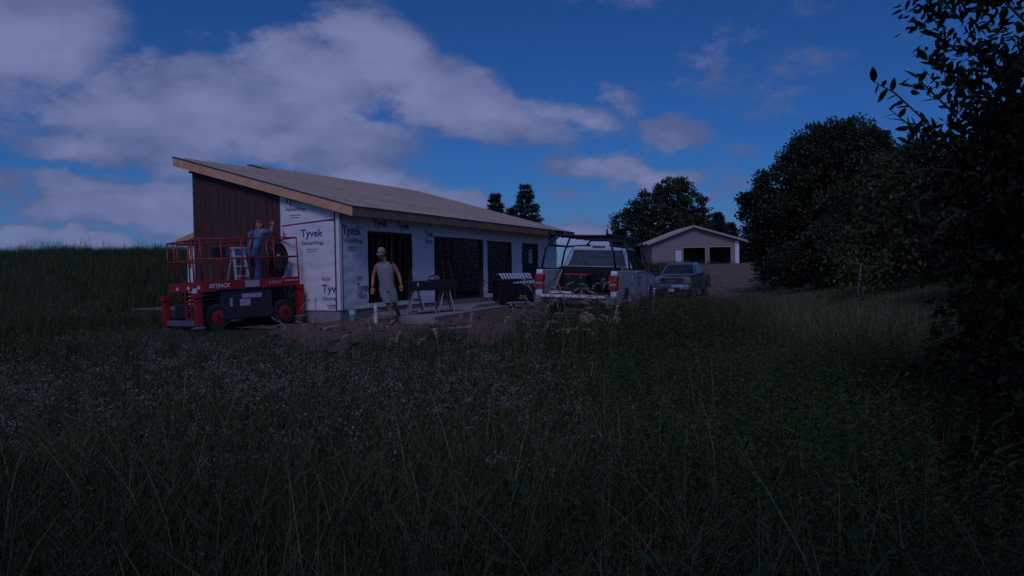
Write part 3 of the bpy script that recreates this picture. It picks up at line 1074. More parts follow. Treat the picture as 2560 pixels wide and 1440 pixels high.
def head_shape(parent, c, face=(0, -1), tilt=0.35, m='skin'):
    """head lofted along its own up axis; face = horizontal facing direction"""
    f = Vector((face[0], face[1], 0)).normalized()
    up0 = Vector((0, 0, 1))
    up = (up0 * math.cos(tilt) + f * math.sin(tilt)).normalized()
    fw = (f * math.cos(tilt) - up0 * math.sin(tilt)).normalized()
    sd = fw.cross(up)
    c = Vector(c)
    prof = [(-0.115, 0.030, 0.035, 0.020), (-0.10, 0.048, 0.055, 0.022), (-0.075, 0.060, 0.072, 0.012), (-0.04, 0.070, 0.085, 0.004), (0.0, 0.075, 0.093, -0.002),
            (0.04, 0.078, 0.098, -0.008), (0.075, 0.072, 0.090, -0.012), (0.10, 0.052, 0.066, -0.014), (0.115, 0.020, 0.028, -0.014)]
    n = 18
    rings = []
    for z, hw, hd, o_ in prof:
        rings.append([tuple(c + up * z + fw * o_ + sd * hw * math.cos(2 * PI * k / n) + fw * hd * math.sin(2 * PI * k / n)) for k in range(n)])
    h = MB().loft(rings)
    # nose, ears
    nb = c + fw * 0.085
    h.tube([nb + up * 0.025, nb + up * -0.005 + fw * 0.022, nb - up * 0.02 + fw * 0.008], [0.008, 0.014, 0.010], 6)
    for s in (-1, 1):
        e = c + sd * 0.078 * s - fw * 0.012
        h.tube([e + up * 0.03, e + sd * 0.012 * s, e - up * 0.03], [0.012, 0.016, 0.009], 6)
    ho = h.build('head', m, parent, smooth=True)
    for s in (-1, 1):
        e = c + sd * 0.030 * s + fw * 0.083 + up * 0.012
        MB().tube([e - sd * 0.012, e + sd * 0.012], 0.008, 6).build('eye', 'eye', ho)
    e = c + fw * 0.082 - up * 0.052
    MB().tube([e - sd * 0.022, e + sd * 0.022], 0.005, 6).build('mouth', 'red_paint', ho)
    return ho, up, fw, sd


def capp(parent, c, up, fw, sd, m):
    c = Vector(c)
    n = 18
    rings = []
    for z, hw, hd, o_ in ((0.030, 0.087, 0.106, -0.008), (0.07, 0.085, 0.104, -0.01), (0.10, 0.070, 0.085, -0.012), (0.125, 0.040, 0.050, -0.013), (0.133, 0.010, 0.012, -0.013)):
        rings.append([tuple(c + up * z + fw * o_ + sd * hw * math.cos(2 * PI * k / n) + fw * hd * math.sin(2 * PI * k / n)) for k in range(n)])
    k = MB().loft(rings).build('cap', m, parent, smooth=True)
    a = c + up * 0.036 + fw * 0.075
    A = [a - sd * 0.078, a + sd * 0.078, a + sd * 0.055 + fw * 0.075 - up * 0.012, a - sd * 0.055 + fw * 0.075 - up * 0.012]
    MB().extrude([tuple(q) for q in A], [tuple(q - up * 0.008) for q in A]).build('brim', m, k, 0.003)


def build_walker():
    x0, y0 = -2.72, 18.20
    p = empty('person', (x0, y0, gz(x0, y0) + 0.035), 0)
    tag(p, 'man in a grey tank top, shorts and cap walking across the dirt', 'person')
    J = dict(pelvis=(-0.12, 0.0, 0.88, 0.125, 0.10), belly=(-0.135, -0.01, 1.02, 0.135, 0.105), chest=(-0.155, -0.02, 1.22, 0.150, 0.105),
             neck=(-0.165, -0.05, 1.42, 0.058, 0.058), skull=(-0.19, -0.085, 1.53, 0.055, 0.055),
             shl=(-0.335, -0.01, 1.355, 0.068, 0.062), ell=(-0.435, 0.03, 1.08, 0.048, 0.046), wrl=(-0.445, -0.06, 0.83, 0.031, 0.028),
             shr=(0.015, 0.0, 1.375, 0.068, 0.062), elr=(0.145, 0.05, 1.11, 0.048, 0.046), wrr=(0.205, -0.03, 0.89, 0.031, 0.028),
             hfl=(-0.20, 0.0, 0.83, 0.095, 0.095), hfr=(-0.04, 0.0, 0.83, 0.095, 0.095),
             knl=(-0.09, -0.09, 0.47, 0.060, 0.062), cal=(-0.055, -0.03, 0.32, 0.055, 0.058), anl=(-0.015, 0.0, 0.09, 0.036, 0.036),
             knr=(0.03, 0.02, 0.47, 0.060, 0.062), car=(0.05, 0.18, 0.36, 0.054, 0.058), anr=(0.07, 0.36, 0.22, 0.036, 0.036))
    B = [('pelvis', 'belly'), ('belly', 'chest'), ('chest', 'neck'), ('neck', 'skull'), ('chest', 'shl'), ('shl', 'ell'), ('ell', 'wrl'),
         ('chest', 'shr'), ('shr', 'elr'), ('elr', 'wrr'), ('pelvis', 'hfl'), ('hfl', 'knl'), ('knl', 'cal'), ('cal', 'anl'),
         ('pelvis', 'hfr'), ('hfr', 'knr'), ('knr', 'car'), ('car', 'anr')]
    skin_body('body', 'skin', p, J, B)
    hand(p, (-0.445, -0.06, 0.83), (-0.03, -0.12, -1), 1)
    hand(p, (0.205, -0.03, 0.89), (0.06, -0.1, -1), -1)
    hc = (-0.215, -0.115, 1.605)
    h, up, fw, sd = head_shape(p, hc, (-0.25, -1), 0.42)
    capp(p, hc, up, fw, sd, 'cap')
    # beard / grey hair round the back and jaw
    MB().loft([[tuple(Vector(hc) + up * z + fw * o_ + sd * hw * math.cos(2 * PI * k / 14) + fw * hd * math.sin(2 * PI * k / 14)) for k in range(14)]
               for z, hw, hd, o_ in ((-0.125, 0.030, 0.038, 0.024), (-0.10, 0.052, 0.058, 0.024), (-0.070, 0.062, 0.070, 0.017))]).build('beard', 'hair', p, smooth=True)
    # tank top
    rg = []
    for z, cx, cy, rx, ry in ((0.74, -0.105, 0.0, 0.182, 0.135), (0.80, -0.115, 0.0, 0.176, 0.138), (0.95, -0.13, -0.01, 0.170, 0.136), (1.10, -0.145, -0.015, 0.184, 0.140),
                              (1.22, -0.155, -0.015, 0.196, 0.140), (1.29, -0.158, -0.01, 0.200, 0.132), (1.35, -0.160, -0.005, 0.185, 0.110), (1.395, -0.161, 0.0, 0.150, 0.085), (1.415, -0.162, 0.0, 0.105, 0.072)):
        rg.append(ell_ring((cx, cy, z), rx, ry, 22, -0.008, 0.03))
    t = MB().loft(rg, cap=False)
    to = t.build('tank_top', 'shirt_grey', p, smooth=True)
    # shorts
    s_ = MB()
    s_.loft([ell_ring((-0.12, 0.0, z), rx, ry, 18) for z, rx, ry in ((0.92, 0.172, 0.132), (0.84, 0.182, 0.140), (0.76, 0.186, 0.140))], cap=False)
    for pts in ((((-0.20, 0.0, 0.82), 0.115), ((-0.165, -0.04, 0.68), 0.118), ((-0.125, -0.07, 0.56), 0.110), ((-0.10, -0.085, 0.485), 0.106)),
                (((-0.04, 0.0, 0.82), 0.115), ((0.0, 0.0, 0.68), 0.116), ((0.02, 0.01, 0.56), 0.108), ((0.03, 0.02, 0.49), 0.104))):
        s_.loft([ell_ring(c, r_, r_, 16, 0.0, 0.02) for c, r_ in pts], cap=False)
    s_.build('shorts', 'shorts_grey', p, smooth=True)
    # socks and boots
    for a, k, d in (((-0.015, 0.0, 0.09), (-0.04, -0.02, 0.24), (-0.03, -1, 0)), ((0.07, 0.36, 0.22), (0.06, 0.26, 0.30), (0.05, -0.55, -0.85))):
        MB().tube([k, a], [0.054, 0.048], 10).build('sock', 'sock', p, smooth=True)
        A, D = Vector(a), Vector(d).normalized()
        U = Vector((0, 0, 1)) if D.z > -0.5 else Vector((0, -0.8, 0.6))
        Sd = D.cross(U).normalized()
        U = Sd.cross(D).normalized()
        rings = []
        for t_, hw, lo, hi in ((-0.075, 0.030, -0.085, 0.05), (-0.03, 0.042, -0.09, 0.07), (0.05, 0.046, -0.09, 0.01), (0.13, 0.050, -0.09, -0.025), (0.185, 0.036, -0.088, -0.045)):
            c = A + D * t_
            rings.append([tuple(c - Sd * hw + U * lo), tuple(c + Sd * hw + U * lo), tuple(c + Sd * hw + U * (lo + hi) / 2), tuple(c + Sd * hw * 0.6 + U * hi), tuple(c - Sd * hw * 0.6 + U * hi), tuple(c - Sd * hw + U * (lo + hi) / 2)])
        MB().loft(rings).build('boot', 'boot', p, 0.008, smooth=True)


def build_worker():
    base = on_lift(1.58, 0.62, 1.0)
    p = empty('person', base, 0)
    tag(p, 'worker in blue shirt, braces and jeans reaching up from the lift', 'person')
    wl = (0.39, 0.92)     # towards the wall
    f = Vector((wl[0], wl[1], 0)).normalized()
    sd = Vector((f.y, -f.x, 0))   # his right hand side (towards image right)

    def q(s, t, z, *r_):
        v = sd * s + f * t
        return (v.x, v.y, z, *r_)

    J = dict(pelvis=q(0, -0.08, 0.80, 0.125, 0.11), belly=q(0, 0.0, 0.96, 0.13, 0.105), chest=q(0.01, 0.10, 1.16, 0.145, 0.11),
             neck=q(-0.01, 0.19, 1.30, 0.055, 0.055), skull=q(-0.05, 0.26, 1.36, 0.05, 0.05),
             shl=q(-0.18, 0.12, 1.26, 0.07, 0.065), ell=q(-0.25, 0.28, 1.05, 0.05, 0.048), wrl=q(-0.16, 0.48, 1.10, 0.032, 0.03),
             shr=q(0.19, 0.12, 1.28, 0.07, 0.065), elr=q(0.25, 0.32, 1.26, 0.048, 0.046), wrr=q(0.20, 0.46, 1.44, 0.032, 0.03),
             hfl=q(-0.10, -0.08, 0.76, 0.10, 0.10), hfr=q(0.10, -0.08, 0.76, 0.10, 0.10),
             knl=q(-0.13, 0.08, 0.44, 0.066, 0.066), cal=q(-0.13, 0.02, 0.30, 0.058, 0.058), anl=q(-0.13, 0.0, 0.09, 0.04, 0.04),
             knr=q(0.12, 0.05, 0.44, 0.066, 0.066), car=q(0.12, 0.0, 0.30, 0.058, 0.058), anr=q(0.12, -0.04, 0.09, 0.04, 0.04))
    B = [('pelvis', 'belly'), ('belly', 'chest'), ('chest', 'neck'), ('neck', 'skull'), ('chest', 'shl'), ('shl', 'ell'), ('ell', 'wrl'),
         ('chest', 'shr'), ('shr', 'elr'), ('elr', 'wrr'), ('pelvis', 'hfl'), ('hfl', 'knl'), ('knl', 'cal'), ('cal', 'anl'),
         ('pelvis', 'hfr'), ('hfr', 'knr'), ('knr', 'car'), ('car', 'anr')]
    skin_body('body', 'skin', p, J, B)
    hand(p, q(0.20, 0.46, 1.44), (f.x * 0.2, f.y * 0.2, 1), -1)
    hand(p, q(-0.16, 0.48, 1.10), (f.x, f.y, 0.25), 1)
    hc = Vector(q(-0.07, 0.30, 1.44)[:3])
    h, up, fw, s2 = head_shape(p, hc, (f.x, f.y), 0.45)
    capp(p, hc, up, fw, s2, 'cap_red')
    # shirt
    rg = []
    for (s, t, z), rx, ry in (((0, -0.07, 0.80), 0.175, 0.15), ((0, -0.02, 0.90), 0.175, 0.15), ((0.0, 0.05, 1.04), 0.185, 0.15), ((0.01, 0.10, 1.16), 0.20, 0.15), ((0.01, 0.14, 1.26), 0.205, 0.13), ((0.0, 0.18, 1.31), 0.12, 0.09)):
        c = sd * s + f * t
        rg.append([tuple(Vector((c.x, c.y, z)) + sd * rx * math.cos(2 * PI * k / 20) + (f * 0.9 + Vector((0, 0, -0.35))) * ry * math.sin(2 * PI * k / 20)) for k in range(20)])
    sh = MB().loft(rg)
    sh.tube([q(0.17, 0.12, 1.27)[:3], q(0.22, 0.22, 1.265)[:3], q(0.245, 0.30, 1.26)[:3]], [0.085, 0.075, 0.066], 10)
    sh.tube([q(-0.17, 0.12, 1.26)[:3], q(-0.23, 0.22, 1.13)[:3], q(-0.25, 0.29, 1.05)[:3]], [0.085, 0.075, 0.066], 10)
    so = sh.build('shirt', 'shirt_blue', p, smooth=True)
    for a, b in ((-0.10, -0.02), (0.10, 0.02)):
        MB().tube([q(a, -0.235, 0.84)[:3], q(a * 0.75, -0.12, 1.05)[:3], q(b, -0.035, 1.20)[:3], q(b * -1, 0.04, 1.31)[:3]], 0.020, 6).build('brace_strap', 'strap_black', so)
    # jeans
    je = MB()
    je.loft([[tuple(Vector(q(0, -0.08, z)[:3]) + sd * rx * math.cos(2 * PI * k / 18) + f * ry * math.sin(2 * PI * k / 18)) for k in range(18)] for z, rx, ry in ((0.86, 0.180, 0.145), (0.76, 0.190, 0.155), (0.68, 0.185, 0.15))], cap=False)
    for s in (-1, 1):
        pts = ((0.10, -0.08, 0.74, 0.115), (0.115, 0.0, 0.60, 0.108), (0.125, 0.06, 0.45, 0.090), (0.125, 0.01, 0.28, 0.082), (0.125, -0.01, 0.10, 0.080), (0.125, -0.02, 0.03, 0.086))
        je.loft([[tuple(Vector(q(s * a, b, c)[:3]) + sd * r_ * math.cos(2 * PI * k / 14) + f * r_ * math.sin(2 * PI * k / 14)) for k in range(14)] for a, b, c, r_ in pts], cap=False)
    je.build('jeans', 'jeans', p, smooth=True)
    for s in (-1, 1):
        a = Vector(q(s * 0.125, -0.08, 0.0)[:3])
        rings = []
        for t, hw, hi in ((-0.02, 0.04, 0.09), (0.06, 0.046, 0.10), (0.14, 0.05, 0.07), (0.22, 0.045, 0.04)):
            c = a + f * t
            rings.append([tuple(c - sd * hw), tuple(c + sd * hw), tuple(c + sd * hw * 0.7 + Vector((0, 0, hi))), tuple(c - sd * hw * 0.7 + Vector((0, 0, hi)))])
        MB().loft(rings).build('boot', 'boot', p, 0.01)


build_walker()
build_worker()


# ------------------------------------------------------------------ pickup trucks (local x forward, y left, z up)
def arch_pts(cx, r_, z, n=12):
    """points of a wheel arch from rear to front, opening at height z"""
    dz = z - 0.38
    a0 = math.acos(max(-1, min(1, 0))) if False else math.asin(dz / r_)
    return [(cx - r_ * math.cos(a0 + (PI - 2 * a0) * i / n), 0.38 + r_ * math.sin(a0 + (PI - 2 * a0) * i / n)) for i in range(n + 1)]


def tri_side(mb, prof, wid):
    """solid from a side outline: prof [(x,z)], half width per vertex"""
    n = len(prof)
    L_ = [(x, w, z) for (x, z), w in zip(prof, wid)]
    R_ = [(x, -w, z) for (x, z), w in zip(prof, wid)]
    mb.extrude(R_, L_)


def pickup(label, paint, loc, yaw, tailgate_down, rack, front_detail):
    T = empty('pickup_truck', loc, yaw)
    tag(T, label, 'pickup truck')
    zb = 0.46
    # front clip and lower cab
    prof = [(-0.80, zb)] + [(1.25, zb)] + arch_pts(1.80, 0.46, zb) + [(2.30, zb), (2.74, 0.50), (2.80, 0.72), (2.80, 1.00), (2.72, 1.12), (2.30, 1.17), (1.40, 1.23), (1.28, 1.235), (-0.80, 1.235)]
    wid = []
    for x, z in prof:
        w = 0.985
        if z > 1.05:
            w = 0.93 if x > 1.3 else 0.965
        if x > 2.6:
            w -= 0.09
        wid.append(w)
    mb = MB()
    tri_side(mb, prof, wid)
    body = mb.build('body', paint, T, 0.035, seg=3)
    # greenhouse
    gp = [(-0.79, 1.23), (1.30, 1.23), (0.56, 1.80), (0.36, 1.855), (-0.10, 1.875), (-0.50, 1.855), (-0.66, 1.80)]
    gw = [0.945, 0.93, 0.73, 0.70, 0.69, 0.70, 0.73]
    mb = MB()
    tri_side(mb, gp, gw)
    roof = mb.build('cab_roof', paint, T, 0.03, seg=3)
    # glass, slightly proud of the frame
    def quad(name, m, pts, nrm, parent=roof, t=0.008):
        nv = Vector(nrm).normalized()
        A = [tuple(Vector(p) + nv * 0.003) for p in pts]
        Bq = [tuple(Vector(p) + nv * (0.003 + t)) for p in pts]
        return MB().extrude(A, Bq).build(name, m, parent)

    quad('windshield', 'cab_glass', [(1.22, 0.83, 1.29), (1.22, -0.83, 1.29), (0.62, -0.65, 1.755), (0.62, 0.65, 1.755)], (0.61, 0, 0.79))
    quad('rear_window', 'back_glass', [(-0.780, -0.80, 1.27), (-0.780, 0.80, 1.27), (-0.672, 0.64, 1.765), (-0.672, -0.64, 1.765)], (-0.97, 0, 0.22))
    for s in (-1, 1):
        y0, y1 = 0.938 * s, 0.745 * s
        quad('side_window', 'cab_glass', [(-0.18, y0, 1.27), (1.08, y0, 1.27), (0.55, y1, 1.76), (-0.15, y1, 1.775)], (0, s, 0.35))
        quad('side_window', 'cab_glass', [(-0.70, y0, 1.27), (-0.28, y0, 1.27), (-0.25, y1, 1.775), (-0.62, y1, 1.76)], (0, s, 0.35))
        # door outline, handle, mirror
        d = MB().box(-0.215, -0.205, s * 0.980, s * 0.990, 0.55, 1.22).box(1.145, 1.155, s * 0.980, s * 0.990, 0.60, 1.20).box(-0.21, 1.15, s * 0.982, s * 0.989, 0.545, 0.553)
        d.build('door_seam', 'truck_dark', body)
        box('door_handle', 'truck_dark', body, -0.12, 0.06, min(s * 0.985, s * 1.02), max(s * 0.985, s * 1.02), 1.04, 1.085, 0.008)
        mi = MB().box(1.02, 1.16, min(s * 1.06, s * 1.28), max(s * 1.06, s * 1.28), 1.20, 1.44).build('mirror', 'truck_dark', T, 0.03)
        box('mirror_cap', 'chrome' if front_detail else 'truck_dark', mi, 1.155, 1.18, min(s * 1.07, s * 1.27), max(s * 1.07, s * 1.27), 1.30, 1.43, 0.01)
        MB().tube([(1.06, s * 0.95, 1.25), (1.09, s * 1.08, 1.29)], 0.028, 6).build('mirror_arm', 'truck_dark', mi)
    MB().box(-0.64, -0.56, -0.17, 0.17, 1.845, 1.885).build('brake_light', 'tail_red', roof, 0.01)
    # bed sides with wheel arches
    for s in (-1, 1):
        ar = arch_pts(-1.62, 0.47, zb)
        pr = [(-2.80, 0.56)] + [(-2.74, zb)] + ar + [(-0.83, zb), (-0.83, 1.26), (-2.78, 1.26), (-2.82, 1.20)]
        A = [(x, s * 0.985, z) for x, z in pr]
        Bp = [(x, s * 0.83, z) for x, z in pr]
        bs = MB().extrude(A, Bp).build('bed_side', paint, T, 0.02)
        box('bed_rail_cap', 'truck_dark', bs, -2.79, -0.84, min(s * 0.84, s * 0.97), max(s * 0.84, s * 0.97), 1.262, 1.285)
        if s == -1:
            box('fuel_door', paint, bs, -1.05, -0.90, -0.992, -0.984, 0.98, 1.13, 0.004)
        # tail lamps
        tl = MB().box(-2.845, -2.70, min(s * 0.79, s * 1.0), max(s * 0.79, s * 1.0), 0.80, 1.15).build('tail_light', 'tail_red', bs, 0.02)
        box('reverse_light', 'lamp_glass', tl, -2.852, -2.84, min(s * 0.82, s * 0.97), max(s * 0.82, s * 0.97), 0.905, 0.955)
    box('bed_floor', 'truck_dark', T, -2.78, -0.84, -0.83, 0.83, 0.66, 0.72)
    box('bed_front', 'truck_dark' if rack else paint, T, -0.86, -0.83, -0.83, 0.83, 0.72, 1.26)
    if tailgate_down:
        tg = box('tailgate', paint, T, -3.30, -2.82, -0.79, 0.79, 0.62, 0.69, 0.012)
        box('tailgate_liner', 'truck_dark', tg, -3.26, -2.86, -0.74, 0.74, 0.692, 0.70)
    else:
        box('tailgate', paint, T, -2.82, -2.76, -0.79, 0.79, 0.62, 1.25, 0.012)
    bp = MB().extrude([(-2.98, -0.96, 0.46), (-2.98, 0.96, 0.46), (-2.80, 1.0, 0.46), (-2.80, -1.0, 0.46)], [(-2.98, -0.96, 0.66), (-2.98, 0.96, 0.66), (-2.80, 1.0, 0.66), (-2.80, -1.0, 0.66)]).build('rear_bumper', 'bumper_grey' if rack else 'truck_dark', T, 0.02)
    box('bumper_step', 'truck_dark', bp, -2.985, -2.81, -0.85, 0.85, 0.662, 0.672)
    box('license_plate', 'decal_grey', bp, -2.99, -2.981, -0.15, 0.15, 0.48, 0.63)
    # underbody
    MB().box(-2.6, 2.4, -0.42, 0.42, 0.34, 0.60).box(-2.7, 2.6, -0.80, 0.80, 0.47, 0.64).build('frame', 'truck_dark', T)
    # wheels
    for x in (-1.62, 1.80):
        for s in (-1, 1):
            y = s * 0.83
            w = MB().lathe_y([(0.22, -0.12), (0.34, -0.13), (0.385, -0.10), (0.39, 0.0), (0.385, 0.10), (0.34, 0.13), (0.22, 0.12)], (x, y, 0.385), 30).build('wheel', 'rubber', T)
            rm = MB().lathe_y([(0.03, s * 0.095), (0.10, s * 0.10), (0.15, s * 0.075), (0.21, s * 0.085), (0.235, s * 0.122)], (x, y, 0.385), 24).build('rim', 'steel', w)
            sp = MB()
            for k in range(6):
                a = k * PI / 3
                c, s_ = math.cos(a), math.sin(a)
                sp.extrude([(x + 0.05 * c - 0.03 * s_, y + s * 0.10, 0.385 + 0.05 * s_ + 0.03 * c), (x + 0.05 * c + 0.03 * s_, y + s * 0.10, 0.385 + 0.05 * s_ - 0.03 * c),
                            (x + 0.22 * c + 0.02 * s_, y + s * 0.105, 0.385 + 0.22 * s_ - 0.02 * c), (x + 0.22 * c - 0.02 * s_, y + s * 0.105, 0.385 + 0.22 * s_ + 0.02 * c)],
                           [(x + 0.05 * c - 0.03 * s_, y + s * 0.118, 0.385 + 0.05 * s_ + 0.03 * c), (x + 0.05 * c + 0.03 * s_, y + s * 0.118, 0.385 + 0.05 * s_ - 0.03 * c),
                            (x + 0.22 * c + 0.02 * s_, y + s * 0.118, 0.385 + 0.22 * s_ - 0.02 * c), (x + 0.22 * c - 0.02 * s_, y + s * 0.118, 0.385 + 0.22 * s_ + 0.02 * c)])
            sp.build('spokes', 'steel', w)
    if front_detail:
        gx = 2.80
        gr = MB().box(gx - 0.02, gx + 0.035, -0.62, 0.62, 0.735, 0.785).box(gx - 0.02, gx + 0.035, -0.62, 0.62, 1.055, 1.115).box(gx - 0.02, gx + 0.035, -0.62, -0.57, 0.785, 1.055).box(gx - 0.02, gx + 0.035, 0.57, 0.62, 0.785, 1.055).build('grille', 'chrome', T, 0.012)
        box('grille_mesh', 'truck_dark', gr, gx - 0.02, gx + 0.006, -0.57, 0.57, 0.785, 1.055)
        for k in range(4):
            box('grille_bar', 'lift_grey', gr, gx + 0.006, gx + 0.016, -0.57, 0.57, 0.825 + k * 0.055, 0.838 + k * 0.055)
        text('GMC', 'wrap_red', gr, (gx + 0.024, -0.21, 0.865), (0, 1, 0), (0, 0, 1), width=0.42, size=0.17, bold=0.03)
        for s in (-1, 1):
            hl = MB().box(gx - 0.12, gx + 0.012, min(s * 0.64, s * 0.90), max(s * 0.64, s * 0.90), 0.80, 1.06).build('headlight', 'lamp_glass', T, 0.02)
            box('bulb', 'chrome', hl, gx + 0.012, gx + 0.022, min(s * 0.68, s * 0.80), max(s * 0.68, s * 0.80), 0.95, 1.02)
            box('low_beam', 'chrome', hl, gx + 0.012, gx + 0.022, min(s * 0.68, s * 0.85), max(s * 0.68, s * 0.85), 0.83, 0.87)
            box('turn_signal', 'amber', hl, gx - 0.30, gx - 0.10, min(s * 0.895, s * 0.945), max(s * 0.895, s * 0.945), 0.80, 1.04, 0.01)
            box('fog_light', 'lamp_glass', T, gx + 0.06, gx + 0.10, min(s * 0.66, s * 0.80), max(s * 0.66, s * 0.80), 0.47, 0.56, 0.01)
        fb = MB().extrude([(2.60, -0.98, 0.50), (2.90, -0.86, 0.50), (2.96, 0.0, 0.50), (2.90, 0.86, 0.50), (2.60, 0.98, 0.50)],
                          [(2.60, -0.98, 0.725), (2.88, -0.86, 0.725), (2.93, 0.0, 0.725), (2.88, 0.86, 0.725), (2.60, 0.98, 0.725)]).build('front_bumper', 'chrome', T, 0.02)
        box('air_intake', 'truck_dark', fb, 2.93, 2.968, -0.45, 0.45, 0.53, 0.61)
        pl = box('license_plate', 'decal_white', fb, 2.975, 2.985, -0.15, 0.15, 0.40, 0.55)
        MB().box(2.70, 2.86, -0.85, 0.85, 0.30, 0.48).build('air_dam', 'truck_dark', T, 0.02)
    else:
        MB().extrude([(2.60, -0.98, 0.46), (2.92, -0.82, 0.46), (2.92, 0.82, 0.46), (2.60, 0.98, 0.46)],
                     [(2.60, -0.98, 0.72), (2.90, -0.82, 0.72), (2.90, 0.82, 0.72), (2.60, 0.98, 0.72)]).build('front_bumper', 'chrome', T, 0.02)
        for s in (-1, 1):
            MB().box(2.62, 2.815, min(s * 0.64, s * 0.905), max(s * 0.64, s * 0.905), 0.78, 1.05).build('headlight', 'lamp_glass', T, 0.02)
    if rack:
        rk = empty('ladder_rack', (0, 0, 0), 0, T)
        zt = 2.07
        wt, wb = 0.70, 0.905
        tb = lambda nm, p, r_=0.026: MB().tube(p, r_, 8).build(nm, 'rack_black', rk, smooth=True)
        for s in (-1, 1):
            for x in (-2.62, -0.95):
                tb('rack_post', [(x, s * wb, 1.285), (x + 0.02, s * (wb - 0.07), 1.70), (x + 0.03, s * wt, zt)])
                box('rack_foot', 'rack_black', rk, x - 0.09, x + 0.09, min(s * 0.84, s * 0.97), max(s * 0.84, s * 0.97), 1.286, 1.31)
            tb('rack_rail', [(-2.74, s * wt, zt + 0.03), (1.35, s * wt, zt + 0.03)], 0.03)
            tb('rack_rail', [(-2.60, s * (wt + 0.06), 1.84), (-0.93, s * (wt + 0.06), 1.84), (1.30, s * (wt + 0.02), 1.93)])
            tb('rack_post', [(1.28, s * 0.80, 1.93), (1.28, s * wt, zt)])
            tb('rack_post', [(-2.60, s * (wt + 0.05), 1.86), (-1.9, s * wt, zt)], 0.02)
            tb('rack_post', [(1.30, s * (wt + 0.02), 1.93), (1.60, s * 0.90, 1.26)], 0.022)
            tb('rack_stop', [(-2.72, s * wt, zt + 0.03), (-2.72, s * wt, zt + 0.16)], 0.022)
        for x in (-2.58, -1.75, -0.92, -0.3, 0.45, 1.28):
            tb('rack_crossbar', [(x, -wt, zt), (x, wt, zt)])
    return T


truck_w = pickup('white pickup with black ladder rack backed up to the patio, tailgate down', 'truck_white', (2.42, 21.50, -0.37), R(70.2), True, True, False)
truck_w.rotation_euler = (Matrix.Rotation(R(70.2), 3, 'Z') @ Matrix.Rotation(R(2.3), 3, 'X')).to_euler()
truck_n = pickup('dark grey-blue pickup facing us on the drive with chrome grille', 'truck_navy', (9.19, 43.0, -0.68), R(-113.4), False, False, True)
WM = Matrix.Translation((2.42, 21.50, -0.37)) @ Matrix.Rotation(R(70.2), 4, 'Z') @ Matrix.Rotation(R(2.3), 4, 'X')


def on_truck(x, y, z):
    return WM @ Vector((x, y, z))


def cargo(name, label, cat, x, y, z):
    o = empty(name, on_truck(x, y, z), R(72.1))
    o.rotation_euler = WM.to_euler()
    return tag(o, label, cat)


c1 = cargo('tool_chest', 'black tool chest with a red lid edge in the white truck bed', 'tool chest', -2.25, 0.12, 0.722)
box('chest_body', 'black_plastic', c1, -0.22, 0.22, -0.28, 0.26, 0.0, 0.40, 0.02)
box('lid', 'red_paint', c1, -0.24, 0.23, -0.30, 0.28, 0.401, 0.44, 0.008)
for s in (-0.15, 0.13):
    box('latch', 'lift_grey', c1, -0.235, -0.221, s - 0.02, s + 0.02, 0.34, 0.395)
c2 = cargo('crossbed_toolbox', 'long black crossbed toolbox behind the white truck cab', 'toolbox', -1.15, 0.0, 0.722)
box('toolbox_body', 'black_plastic', c2, -0.25, 0.22, -0.81, 0.81, 0.0, 0.60, 0.02)
box('lid', 'steel', c2, -0.27, 0.24, -0.815, 0.815, 0.602, 0.63, 0.01)
c4 = cargo('air_compressor', 'small dark air compressor beside the red-lidded chest in the truck bed', 'compressor', -2.1, -0.50, 0.722)
MB().lathe_z([(0.02, 0.0), (0.13, 0.02), (0.15, 0.08), (0.15, 0.30), (0.12, 0.36), (0.02, 0.38)], (0, 0, 0), 18).build('tank', 'black_plastic', c4, smooth=True)
MB().tube([(-0.10, -0.1, 0.36), (-0.06, -0.05, 0.50), (0.06, 0.05, 0.50), (0.10, 0.1, 0.36)], 0.014, 7).build('handle', 'rack_black', c4, smooth=True)
c5 = cargo('lumber_offcut', 'pale lumber offcut leaning on the bed side of the white truck', 'lumber', -1.9, 0.66, 0.722)
MB().extrude([(-0.5, -0.04, 0.0), (-0.5, 0.0, 0.0), (0.45, 0.10, 0.44), (0.45, 0.06, 0.44)], [(-0.5, -0.04, 0.09), (-0.5, 0.0, 0.09), (0.45, 0.10, 0.53), (0.45, 0.06, 0.53)]).build('plank', 'saw_wood', c5)
c6 = cargo('cable_coil', 'loose coil of dark cable on the lowered tailgate', 'cable', -3.05, -0.30, 0.702)
MB().tube([((0.14 + 0.012 * math.sin(i)) * math.cos(i * 0.5), (0.16 + 0.01 * math.cos(i)) * math.sin(i * 0.5), 0.014 + 0.0022 * i) for i in range(44)], 0.011, 6).build('cable', 'rubber', c6, smooth=True)
c3 = cargo('crumpled_tarp', 'crumpled pale blue tarp lying on the lowered tailgate', 'tarp', -3.0, 0.32, 0.702)
rows = []
for i in range(7):
    rows.append([(-0.16 + i * 0.05, -0.28 + k * 0.07, 0.012 + 0.05 * abs(math.sin(i * 1.9 + k * 1.3)) * (0 < i < 6) * (0 < k < 8)) for k in range(9)])
MB().add([q for r_ in rows for q in r_], [(i * 9 + k, i * 9 + k + 1, i * 9 + k + 10, i * 9 + k + 9) for i in range(6) for k in range(8)]).build('tarp_sheet', 'bucket_white', c3, smooth=True)

